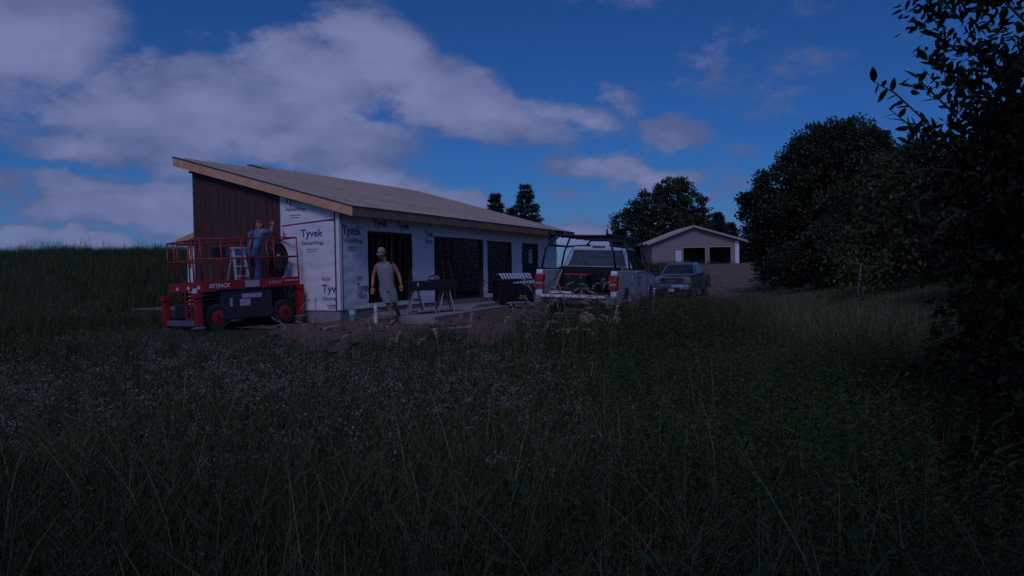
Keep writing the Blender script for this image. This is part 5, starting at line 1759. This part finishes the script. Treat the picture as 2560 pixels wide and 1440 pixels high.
def near_tree():
    rng = np.random.default_rng(77)
    bx, by = 5.0, 6.6
    T = empty('ash_tree', (bx, by, gz(bx, by)), 0)
    tag(T, 'near tree with large dark leaves hanging in at the right edge', 'tree')
    g0 = gz(bx, by)
    W = lambda x, y, z: (x - bx, y - by, z - g0)
    lobes = [(3.95, 6.6, 3.0, 0.62), (4.05, 6.5, 2.35, 0.68), (3.90, 6.4, 1.80, 0.60), (4.35, 6.6, 1.5, 0.75), (4.7, 6.8, 2.4, 0.8), (4.7, 6.6, 3.4, 0.8), (4.05, 6.8, 3.7, 0.6),
             (2.95, 4.75, -0.35, 0.42), (3.35, 5.4, 0.15, 0.52), (2.80, 4.2, -0.60, 0.34), (3.65, 5.8, 0.55, 0.5), (4.25, 6.4, 0.9, 0.62), (4.25, 6.2, 0.35, 0.60), (4.1, 6.0, -0.1, 0.50), (4.6, 6.2, 0.2, 0.8), (5.2, 6.8, 1.2, 0.9)]
    lb = [(*W(x, y, z), r_) for x, y, z, r_ in lobes]
    hi = [q for q in lb if q[2] + g0 > 2.2]
    lo = [q for q in lb if q[2] + g0 <= 2.2]
    P1, D1 = lobe_points(hi, 5.5, 0.17, 20, rng, 0.95, 0.5)
    P2, D2 = lobe_points(lo, 13.0, 0.15, 22, rng, 0.95, 0.45)
    k1 = P1[:, 0] > 3.36 - bx
    P, D = np.concatenate([P1[k1], P2]), np.concatenate([D1[k1], D2])
    v, f = leaf_hex(P, np.full(len(P), 0.092), 0.21, rng, D * 0.5 + np.array([0, 0, -0.35]), 0.8)
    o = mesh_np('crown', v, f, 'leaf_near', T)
    o['kind'] = 'stuff'
    tk = MB()
    tk.tube([(0, 0, -0.1), (-0.05, 0, 1.2), (-0.1, 0.0, 2.6), (-0.15, 0, 4.0)], [0.12, 0.10, 0.08, 0.03], 10)
    branchy(tk, (-0.06, 0, 1.6), [W(4.0, 6.5, 2.4), W(3.9, 6.4, 1.8), W(4.2, 6.4, 0.9)], 0.035, rng)
    branchy(tk, (-0.1, 0, 2.6), [W(3.9, 6.5, 3.1), W(4.1, 6.8, 3.7)], 0.03, rng)
    branchy(tk, (-0.05, 0, 1.0), [W(4.2, 6.1, 0.1)], 0.03, rng)
    tk.build('trunk', 'bark', T, smooth=True)
    lm = leaf_mesh()
    # outer twigs, each with single leaves on both sides
    twigs = [([(3.55, 6.3, 1.72), (3.22, 6.2, 1.98), (2.95, 6.15, 2.20), (2.76, 6.1, 2.28)], 15),
             ([(3.40, 6.25, 1.80), (3.10, 6.15, 1.92), (2.86, 6.05, 2.06)], 11),
             ([(3.50, 6.3, 2.05), (3.25, 6.2, 2.22), (3.10, 6.15, 2.34)], 11),
             ([(3.60, 6.4, 2.55), (3.38, 6.3, 2.66), (3.16, 6.2, 2.72)], 12),
             ([(3.62, 6.4, 2.80), (3.40, 6.3, 2.95), (3.22, 6.25, 3.02)], 12),
             ([(3.60, 6.4, 2.35), (3.36, 6.3, 2.42), (3.22, 6.25, 2.50)], 9),
             ([(3.45, 6.3, 1.62), (3.18, 6.2, 1.62), (3.00, 6.15, 1.56)], 12),
             ([(3.50, 6.3, 1.50), (3.25, 6.2, 1.44), (3.08, 6.15, 1.34)], 10),
             ([(3.55, 6.3, 1.30), (3.35, 6.2, 1.20), (3.22, 6.15, 1.05)], 10),
             ([(3.80, 6.3, 1.0), (3.60, 6.2, 0.85), (3.48, 6.1, 0.66)], 10),
             ([(3.85, 6.2, 0.55), (3.68, 6.1, 0.42), (3.56, 6.0, 0.22)], 10),
             ([(3.90, 6.1, 0.2), (3.70, 6.0, 0.02), (3.60, 5.9, -0.2)], 10),
             ([(3.75, 6.4, 3.2), (3.55, 6.3, 3.25), (3.4, 6.3, 3.2)], 10)]
    for pts, n in twigs:
        P_ = [Vector(W(*p)) for p in pts]
        tw = MB().tube(P_, [0.010] + [0.007] * (len(P_) - 2) + [0.003], 5).build('twig', 'bark', T)
        for k in range(n):
            t = (k + 0.6) / n * (len(P_) - 1)
            i = min(int(t), len(P_) - 2)
            p = P_[i].lerp(P_[i + 1], t - i)
            ax = (P_[i + 1] - P_[i]).normalized()
            sidev = ax.cross(Vector((0, 0, 1))).normalized() * (1 if k % 2 else -1)
            d = (ax * rng.uniform(0.2, 0.9) + sidev * rng.uniform(0.3, 1.0) + Vector((rng.normal(0, 0.35), rng.normal(0, 0.35), rng.normal(-0.15, 0.5)))).normalized()
            nrm = Vector((rng.normal(0, 0.5), rng.normal(-0.35, 0.5), 1)).normalized()
            y_ = nrm.cross(d).normalized()
            z_ = d.cross(y_)
            s = rng.uniform(0.08, 0.13)
            lf = bpy.data.objects.new('leaf', lm)
            link(lf, tw)
            lf.matrix_local = Matrix(((d.x * s, y_.x * s, z_.x * s, p.x), (d.y * s, y_.y * s, z_.y * s, p.y), (d.z * s, y_.z * s, z_.z * s, p.z), (0, 0, 0, 1)))
    return T


near_tree()


# ------------------------------------------------------------------ meadow plants
class NP:
    def __init__(s):
        s.v, s.f, s.m, s.n = [], [], [], 0

    def add(s, v, f, mi):
        s.v.append(np.asarray(v, dtype=np.float32))
        s.f.append(np.asarray(f, dtype=np.int32) + s.n)
        s.m.append(np.full(len(f), mi, dtype=np.int32))
        s.n += len(v)

    def build(s, name, mats):
        v, f, m = np.concatenate(s.v), np.concatenate(s.f), np.concatenate(s.m)
        o = mesh_np(name, v, f, mats[0], False)
        for q in mats[1:]:
            setmat(o.data, q)
        o.data.polygons.foreach_set('material_index', m)
        return o


def blade(base, az, h, lean, w, rng, seg=4, droop=0.3):
    t = np.linspace(0, 1, seg + 1)
    hor = lean * (t ** 1.7) * h
    z = h * (t - droop * lean * t ** 3)
    d = np.array([math.cos(az), math.sin(az)])
    s = np.array([-d[1], d[0]])
    tw = rng.uniform(-0.6, 0.6)
    s = s * math.cos(tw) + d * math.sin(tw)
    ww = w * (1 - t) ** 0.7 * (0.55 + 0.45 * np.minimum(1, t * 5)) + 0.0006
    c = np.stack([base[0] + d[0] * hor, base[1] + d[1] * hor, z], -1)
    l = c.copy()
    r_ = c.copy()
    l[:, :2] -= s * ww[:, None]
    r_[:, :2] += s * ww[:, None]
    v = np.empty((2 * (seg + 1), 3))
    v[0::2], v[1::2] = l, r_
    f = np.array([(2 * i, 2 * i + 1, 2 * i + 3, 2 * i + 2) for i in range(seg)])
    return v, f, c


def grass_clump(seed, n, h, w, spread, straw=0.15, lean=(0.1, 0.6)):
    rng = np.random.default_rng(seed)
    o = NP()
    for i in range(n):
        b = rng.normal(0, spread, 2)
        v, f, c = blade(b, rng.uniform(0, 2 * PI), h * rng.uniform(0.45, 1.1), rng.uniform(*lean), w * rng.uniform(0.6, 1.4), rng)
        o.add(v, f, 1 if rng.random() < straw else 0)
    return o


def blob(c, r_, squash=0.7):
    d = np.array([(1, 0, 0), (0.3, 0.95, 0), (-0.8, 0.58, 0), (-0.8, -0.58, 0), (0.3, -0.95, 0)], dtype=float)
    v = np.concatenate([d * np.array([r_, r_, 0]) + c, [np.array(c) + (0, 0, r_ * squash)], [np.array(c) - (0, 0, r_ * squash)]])
    f = []
    for i in range(5):
        j = (i + 1) % 5
        f += [(i, j, 5, 5), (j, i, 6, 6)]
    return v, f


def add_blob(o, c, r_, mi, squash=0.7):
    d = np.array([(1, 0, 0), (0.3, 0.95, 0), (-0.8, 0.58, 0), (-0.8, -0.58, 0), (0.3, -0.95, 0), (0.95, 0.3, 0)], dtype=float)
    k = 6
    a = np.arange(k) * 2 * PI / k
    ring = np.stack([np.cos(a), np.sin(a), a * 0], -1)
    v = np.concatenate([ring * np.array([r_ * 0.45, r_ * 0.45, 0]) + np.array(c) - (0, 0, r_ * squash), ring * np.array([r_, r_, 0]) + np.array(c), ring * np.array([r_ * 0.5, r_ * 0.5, 0]) + np.array(c) + (0, 0, r_ * squash)])
    f = []
    for t in range(2):
        for i in range(k):
            j = (i + 1) % k
            f.append((t * k + i, t * k + j, (t + 1) * k + j, (t + 1) * k + i))
    f += [(2 * k, 2 * k + 1, 2 * k + 2, 2 * k + 3), (2 * k, 2 * k + 3, 2 * k + 4, 2 * k + 5)]
    o.add(v, f, mi)


def flower_clump(seed):
    rng = np.random.default_rng(seed)
    o = grass_clump(seed + 50, 12, 0.42, 0.0035, 0.07, 0.3)
    for i in range(6):
        b = rng.normal(0, 0.08, 2)
        h = rng.uniform(0.42, 0.66)
        az = rng.uniform(0, 2 * PI)
        v, f, c = blade(b, az, h, rng.uniform(0.05, 0.3), 0.0024, rng, 3)
        o.add(v, f, 0)
        top = c[-1]
        for k in range(rng.integers(1, 4)):
            q = top + rng.normal(0, 1, 3) * np.array([0.035, 0.035, 0.03])
            r_ = rng.uniform(0.006, 0.011)
            add_blob(o, q, r_, 2, 0.6)
            lv, lf = leaf_quads(q + rng.normal(0, 0.008, (7, 3)), np.full(7, 0.014), 0.3, rng)
            o.add(lv, lf, 2)
    return o


def seed_clump(seed):
    rng = np.random.default_rng(seed)
    o = grass_clump(seed + 80, 10, 0.5, 0.004, 0.06, 0.4)
    for i in range(4):
        b = rng.normal(0, 0.06, 2)
        h = rng.uniform(0.65, 0.95)
        v, f, c = blade(b, rng.uniform(0, 2 * PI), h, rng.uniform(0.08, 0.35), 0.0020, rng, 5)
        o.add(v, f, 1)
        n = 26
        t = rng.uniform(0.78, 1.0, n)
        p = np.stack([np.interp(t, np.linspace(0, 1, len(c)), c[:, k]) for k in range(3)], -1) + rng.normal(0, 0.008, (n, 3))
        lv, lf = leaf_quads(p, np.full(n, 0.017), 0.22, rng, np.array([0, 0, 1.0]), 0.5)
        o.add(lv, lf, 2)
    return o


def weed_clump(seed, yellow=False):
    rng = np.random.default_rng(seed)
    o = NP()
    for i in range(4):
        b = rng.normal(0, 0.10, 2)
        h = rng.uniform(0.6, 1.0)
        az = rng.uniform(0, 2 * PI)
        v, f, c = blade(b, az, h, rng.uniform(0.0, 0.25), 0.004, rng, 5)
        o.add(v, f, 0)
        n = 34
        t = np.linspace(0.15, 1.0, n)
        p = np.stack([np.interp(t, np.linspace(0, 1, len(c)), c[:, k]) for k in range(3)], -1)
        a = np.arange(n) * 2.4 + az
        ax = np.stack([np.cos(a), np.sin(a), np.full(n, 0.35)], -1)
        ln = 0.10 * (1.05 - 0.6 * t)
        lv, lf = leaf_quads(p, ln, 0.10, rng, ax * 2.0, 0.45)
        o.add(lv, lf, 0)
        if yellow and i < 2:
            m = 40
            q = c[-1] + rng.normal(0, 1, (m, 3)) * np.array([0.05, 0.05, 0.04])
            lv, lf = leaf_quads(q, np.full(m, 0.02), 0.4, rng)
            o.add(lv, lf, 1)
    return o


def broad_clump(seed):
    rng = np.random.default_rng(seed)
    o = NP()
    for i in range(9):
        az = rng.uniform(0, 2 * PI)
        h = rng.uniform(0.15, 0.42)
        d = np.array([math.cos(az), math.sin(az), 0])
        tip = d * rng.uniform(0.05, 0.22) + np.array([0, 0, h])
        v, f, c = blade((0, 0), az, h, 0.4, 0.003, rng, 3)
        o.add(v, f, 0)
        L_ = rng.uniform(0.09, 0.16)
        s = np.array([-d[1], d[0], 0])
        k = 8
        ring = [tip]
        for q in range(k):
            a = 2 * PI * q / k
            ring.append(tip + d * L_ * (0.5 + 0.55 * math.cos(a)) + s * L_ * 0.55 * math.sin(a) + np.array([0, 0, -0.25 * L_ * (0.5 + 0.5 * math.cos(a)) + rng.normal(0, 0.006)]))
        vv = np.array(ring)
        ff = [(1, 2, 3, 4), (1, 4, 5, 8), (5, 6, 7, 8)]
        o.add(vv, np.array(ff), 0)
    return o


def source_collection(name, objs):
    c = bpy.data.collections.new(name)
    for i, o in enumerate(objs):
        o.name = '%s_%02d' % (name, i)
        c.objects.link(o)
    return c


def scatter(name, label, pts, rot, scl, idx, coll):
    me = bpy.data.meshes.new(name)
    me.vertices.add(len(pts))
    me.vertices.foreach_set('co', np.asarray(pts, dtype=np.float32).ravel())
    for an, ty, dat in (('rot', 'FLOAT_VECTOR', rot), ('scl', 'FLOAT', scl), ('pick', 'INT', idx)):
        a = me.attributes.new(an, ty, 'POINT')
        if ty == 'FLOAT_VECTOR':
            a.data.foreach_set('vector', np.asarray(dat, dtype=np.float32).ravel())
        else:
            a.data.foreach_set('value', np.asarray(dat, dtype=np.float32 if ty == 'FLOAT' else np.int32))
    me.update()
    o = bpy.data.objects.new(name, me)
    link(o)
    g = bpy.data.node_groups.new(name, 'GeometryNodeTree')
    g.interface.new_socket('Geometry', in_out='INPUT', socket_type='NodeSocketGeometry')
    g.interface.new_socket('Geometry', in_out='OUTPUT', socket_type='NodeSocketGeometry')
    N, L = g.nodes, g.links
    gi, go = N.new('NodeGroupInput'), N.new('NodeGroupOutput')
    ip = N.new('GeometryNodeInstanceOnPoints')
    ci = N.new('GeometryNodeCollectionInfo')
    ci.inputs['Collection'].default_value = coll
    ci.inputs['Separate Children'].default_value = True
    ci.inputs['Reset Children'].default_value = True
    L.new(gi.outputs[0], ip.inputs['Points'])
    L.new(ci.outputs[0], ip.inputs['Instance'])
    ip.inputs['Pick Instance'].default_value = True
    for an, ty, sock in (('rot', 'FLOAT_VECTOR', 'Rotation'), ('scl', 'FLOAT', 'Scale'), ('pick', 'INT', 'Instance Index')):
        na = N.new('GeometryNodeInputNamedAttribute')
        na.data_type = ty
        na.inputs['Name'].default_value = an
        L.new([s for s in na.outputs if s.enabled and s.name == 'Attribute'][0], ip.inputs[sock])
    L.new(ip.outputs[0], go.inputs[0])
    md = o.modifiers.new('scatter', 'NODES')
    md.node_group = g
    return tag(o, label, None, None, 'stuff')


def strip_of(x, y):
    return S(x - (4.2 + 0.20 * (y - 12)), -0.6, 0.6) * S((8.2 + 0.36 * (y - 12)) - x, -0.6, 0.8) * S(y, 11.5, 14) * S(-y, -88, -80)


def build_meadow():
    rng = np.random.default_rng(5)
    GA, GB, ST = 'grass_a', 'grass_b', 'straw'
    cl = []
    for k in range(4):
        cl.append(grass_clump(100 + k, 26, 0.62, 0.0042, 0.07, 0.12).build('c', [GA, ST]))           # 0-3 green grass
    for k in range(2):
        cl.append(grass_clump(110 + k, 22, 0.55, 0.0038, 0.07, 0.35).build('c', [GB, ST]))           # 4-5 paler
    for k in range(4):
        cl.append(flower_clump(120 + k).build('c', [GB, ST, 'flower']))                                # 6-9 flowers
    for k in range(3):
        cl.append(seed_clump(130 + k).build('c', [GB, ST, 'seed_head']))                               # 10-12 seed stems
    for k in range(3):
        cl.append(weed_clump(140 + k).build('c', ['weed', 'goldenrod']))                       # 13-15 weeds
    cl.append(weed_clump(146).build('c', ['weed_yellow', 'goldenrod']))                                # 16
    for k in range(2):
        cl.append(broad_clump(150 + k).build('c', ['weed']))                                           # 17-18
    for k in range(2):
        cl.append(seed_clump(160 + k).build('c', [GA, 'rust_head', 'rust_head']))                      # 19-20 reddish
    for k in range(2):
        cl.append(grass_clump(170 + k, 24, 0.5, 0.004, 0.08, 0.15).build('c', ['grass_pale', ST]))       # 21-22 pale strip
    for k in range(3):
        cl.append(grass_clump(180 + k, 9, 1.0, 0.0046, 0.10, 0.3, (0.45, 1.1)).build('c', ['grass_arch', ST]))   # 23-25 long arching blades
    col = source_collection('meadow_plant', cl)
    xs, ys, sc = [], [], []

    def zone(y0, y1, dens, xl, xr, s0, s1):
        n = int(dens * (y1 - y0) * (xr - xl))
        x = rng.uniform(xl, xr, n)
        y = rng.uniform(y0, y1, n)
        k = np.abs(x) < 0.78 * np.maximum(y, 0) + 3.0
        xs.append(x[k]); ys.append(y[k]); sc.append(rng.uniform(s0, s1, k.sum()))

    zone(-2.0, 1.7, 45, -3, 3, 0.6, 0.85)
    zone(1.7, 6, 105, -8, 8, 0.75, 1.1)
    zone(6, 12, 70, -13, 12, 0.7, 1.05)
    zone(12, 20, 36, -19, 12, 0.7, 1.05)
    zone(20, 32, 14, -28, -6, 0.7, 1.05)
    zone(32, 50, 8, -42, -9, 0.75, 1.15)
    zone(50, 62, 4, -50, -9, 0.8, 1.2)
    zone(20, 40, 24, 2, 18, 0.6, 0.95)
    zone(40, 92, 5.0, 4, 34, 0.6, 1.0)
    n0 = sum(len(q) for q in xs)
    zone(13.0, 16.4, 34, 0.1, 3.6, 1.15, 1.55)
    x, y, s = np.concatenate(xs), np.concatenate(ys), np.concatenate(sc)
    tall = np.arange(len(x)) >= n0
    # keep the yard, drive and house clear
    w = hash2(x, y, 1.1)
    keep = np.ones(len(x), bool)
    inyard = yard_in(x, y) & yard_in(x, y - 0.35) & ~tall
    keep &= ~(inyard & (rng.random(len(x)) > 0.02))
    keep &= ~(drive_in(x, y) & (rng.random(len(x)) > 0.12 + 0.25 * (y < 22)))
    # house footprint and lift
    cx, sx = math.sin(TH), math.cos(TH)
    a = (x - HC[0]) * math.sin(TH) + (y - HC[1]) * math.cos(TH)
    b = -(x - HC[0]) * math.cos(TH) + (y - HC[1]) * math.sin(TH)
    keep &= ~((a > -0.3) & (a < 19) & (b > -3) & (b < 9))
    keep &= ~((np.abs(x + 6.6) < 1.6) & (np.abs(y - 18.9) < 1.5))
    # white truck footprint
    keep &= ~((np.abs((x - 2.37) * math.cos(R(72.1)) + (y - 21.5) * math.sin(R(72.1))) < 3.2) & (np.abs(-(x - 2.37) * math.sin(R(72.1)) + (y - 21.5) * math.cos(R(72.1))) < 1.1))
    keep &= ~((np.abs(x - 9.2) < 2.4) & (np.abs(y - 43) < 3.4))
    keep &= ~((x > 15) & (x < 27) & (y > 89))
    x, y, s = x[keep], y[keep], s[keep]
    n = len(x)
    u = rng.random(n)
    pick = rng.integers(0, 4, n)
    pick = np.where(u < 0.25, rng.integers(4, 6, n), pick)
    pick = np.where((u > 0.25) & (u < 0.36), rng.integers(10, 13, n), pick)
    patch = 0.5 + 0.35 * hash2(x, y, 0.55)
    fl = S(y, 5.0, 8.0) * S(-y, -20, -15) * S(-x, -2.6, 1.2) * np.clip(0.45 + 0.5 * patch, 0, 1)
    fl = fl * (1 - 0.75 * S(-x, 6, 9.5) * S(y, 11, 14))
    u2 = rng.random(n)
    pick = np.where(u2 < fl * 0.38, rng.integers(6, 10, n), pick)
    far_fl = (y > 22) & (x > 6) & (patch > 0.45)
    pick = np.where(far_fl & (u2 < 0.35), rng.integers(6, 10, n), pick)
    wd = S(x, 0.0, 2.8) * S(-y, -17, -12) * 0.42
    u3 = rng.random(n)
    pick = np.where(u3 < wd, rng.integers(13, 16, n), pick)
    pick = np.where((u3 < wd) & (u3 > wd * 0.85) & (patch > 0.4), 16, pick)
    u4 = rng.random(n)
    pick = np.where((u4 < 0.03) & (y < 7), rng.integers(17, 19, n), pick)
    red = (x > 2.0) & (x < 9) & (y > 9) & (y < 22)
    pick = np.where(red & (u4 > 0.70), rng.integers(19, 21, n), pick)
    arch = rng.random(n) < 0.13 * S(-y, -11, -6)
    pick = np.where(arch, rng.integers(23, 26, n), pick)
    strip = strip_of(x, y)
    pick = np.where(rng.random(n) < strip * 0.85, rng.integers(21, 23, n), pick)
    z = ground(x, y) - 0.02
    rot = np.stack([rng.normal(0, 0.10, n), rng.normal(0, 0.10, n), rng.uniform(0, 2 * PI, n)], -1)
    s = s * (1 - 0.55 * S(y, 13.6, 15.2) * S(-x, 3.6, 5.0) * S(x, -10, -8.5) * S(-y, -20, -18.5))
    s = s * (1 - 0.30 * strip_of(x, y))
    s = s * (0.8 + 0.45 * np.clip(0.5 + 0.5 * hash2(x, y, 0.35), 0, 1.2) * S(y, 18, 26) * S(-x, 6, 9) + 0.2 * (1 - S(y, 18, 26) * S(-x, 6, 9)))
    s = s * (1 - 0.28 * S(y, 11.5, 14) * S(-np.abs(x + 2), -7, -3))
    scatter('meadow_grass', 'tall meadow of grass, pale flower heads and weeds', np.stack([x, y, z], -1), rot, s, pick, col)


build_meadow()


def tall_stems():
    """drooping seed-headed grasses standing above the meadow, in front of the white truck and by the yard edge"""
    rng = np.random.default_rng(12)
    o = NP()

    def stem(x, y, h, az, lean, w=0.0035, head=0.2, mi=0, thick=0.016, grain=0.026):
        g = gz(x, y)
        t = np.linspace(0, 1, 12)
        hor = lean * t ** 2.2 + 0.55 * head * np.clip((t - 0.86) / 0.14, 0, 1) ** 1.6
        z = h * t - 0.5 * head * np.clip((t - 0.88) / 0.12, 0, 1) ** 2
        d = np.array([math.cos(az), math.sin(az)])
        c = np.stack([x + d[0] * hor, y + d[1] * hor, g + z], -1)
        m = MB()
        m.tube([tuple(p) for p in c], [w * (1 - 0.6 * q) for q in t], 4, cap=False)
        o.add(np.array([tuple(v) for v in m.v]), np.array(m.f), 3 if (mi or rng.random() < 0.5) else 0)
        n = 70
        q = rng.uniform(0.84, 1.0, n)
        p = np.stack([np.interp(q, t, c[:, k]) for k in range(3)], -1) + rng.normal(0, thick * 0.45, (n, 3))
        tang = unit(c[-1] - c[-3])
        lv, lf = leaf_quads(p, np.full(n, grain), 0.2, rng, tang * 1.2, 0.5)
        o.add(lv, lf, 4 if mi else 1)
        for k in range(2):
            zb = rng.uniform(0.2, 0.6) * h
            v, f, cc = blade((0, 0), rng.uniform(0, 2 * PI), rng.uniform(0.25, 0.4), rng.uniform(0.6, 1.2), 0.005, rng)
            v = v + np.array([np.interp(zb, z, c[:, 0]), np.interp(zb, z, c[:, 1]), g + zb])
            o.add(v, f, 2)

    for i in range(64):
        y = rng.uniform(11.5, 15.0)
        x = y * rng.uniform(0.022, 0.132)
        stem(x, y, rng.uniform(0.85, 1.40), rng.choice([0.1, PI - 0.1]) + rng.normal(0, 0.5), rng.uniform(0.05, 0.28), 0.0032, rng.uniform(0.14, 0.24))
    for i in range(26):
        y = rng.uniform(9.0, 12.5)
        x = y * rng.uniform(-0.30, 0.02)
        stem(x, y, rng.uniform(0.95, 1.35), rng.uniform(0, 2 * PI), rng.uniform(0.05, 0.3), 0.003, rng.uniform(0.1, 0.16))
    for i in range(90):
        y = rng.uniform(2.6, 7.0)
        x = y * rng.uniform(-0.6, 0.6)
        stem(x, y, rng.uniform(0.75, 1.05), rng.uniform(0, 2 * PI), rng.uniform(0.15, 0.6), 0.0017, rng.uniform(0.06, 0.12), 1, 0.006, 0.011)
    ob = o.build('tall_seed_grass', ['stem_pale', 'seed_pale', 'grass_b', 'straw', 'seed_head'])
    link(ob)
    tag(ob, 'tall straw-coloured grass stems with drooping seed heads', None, None, 'stuff')


tall_stems()
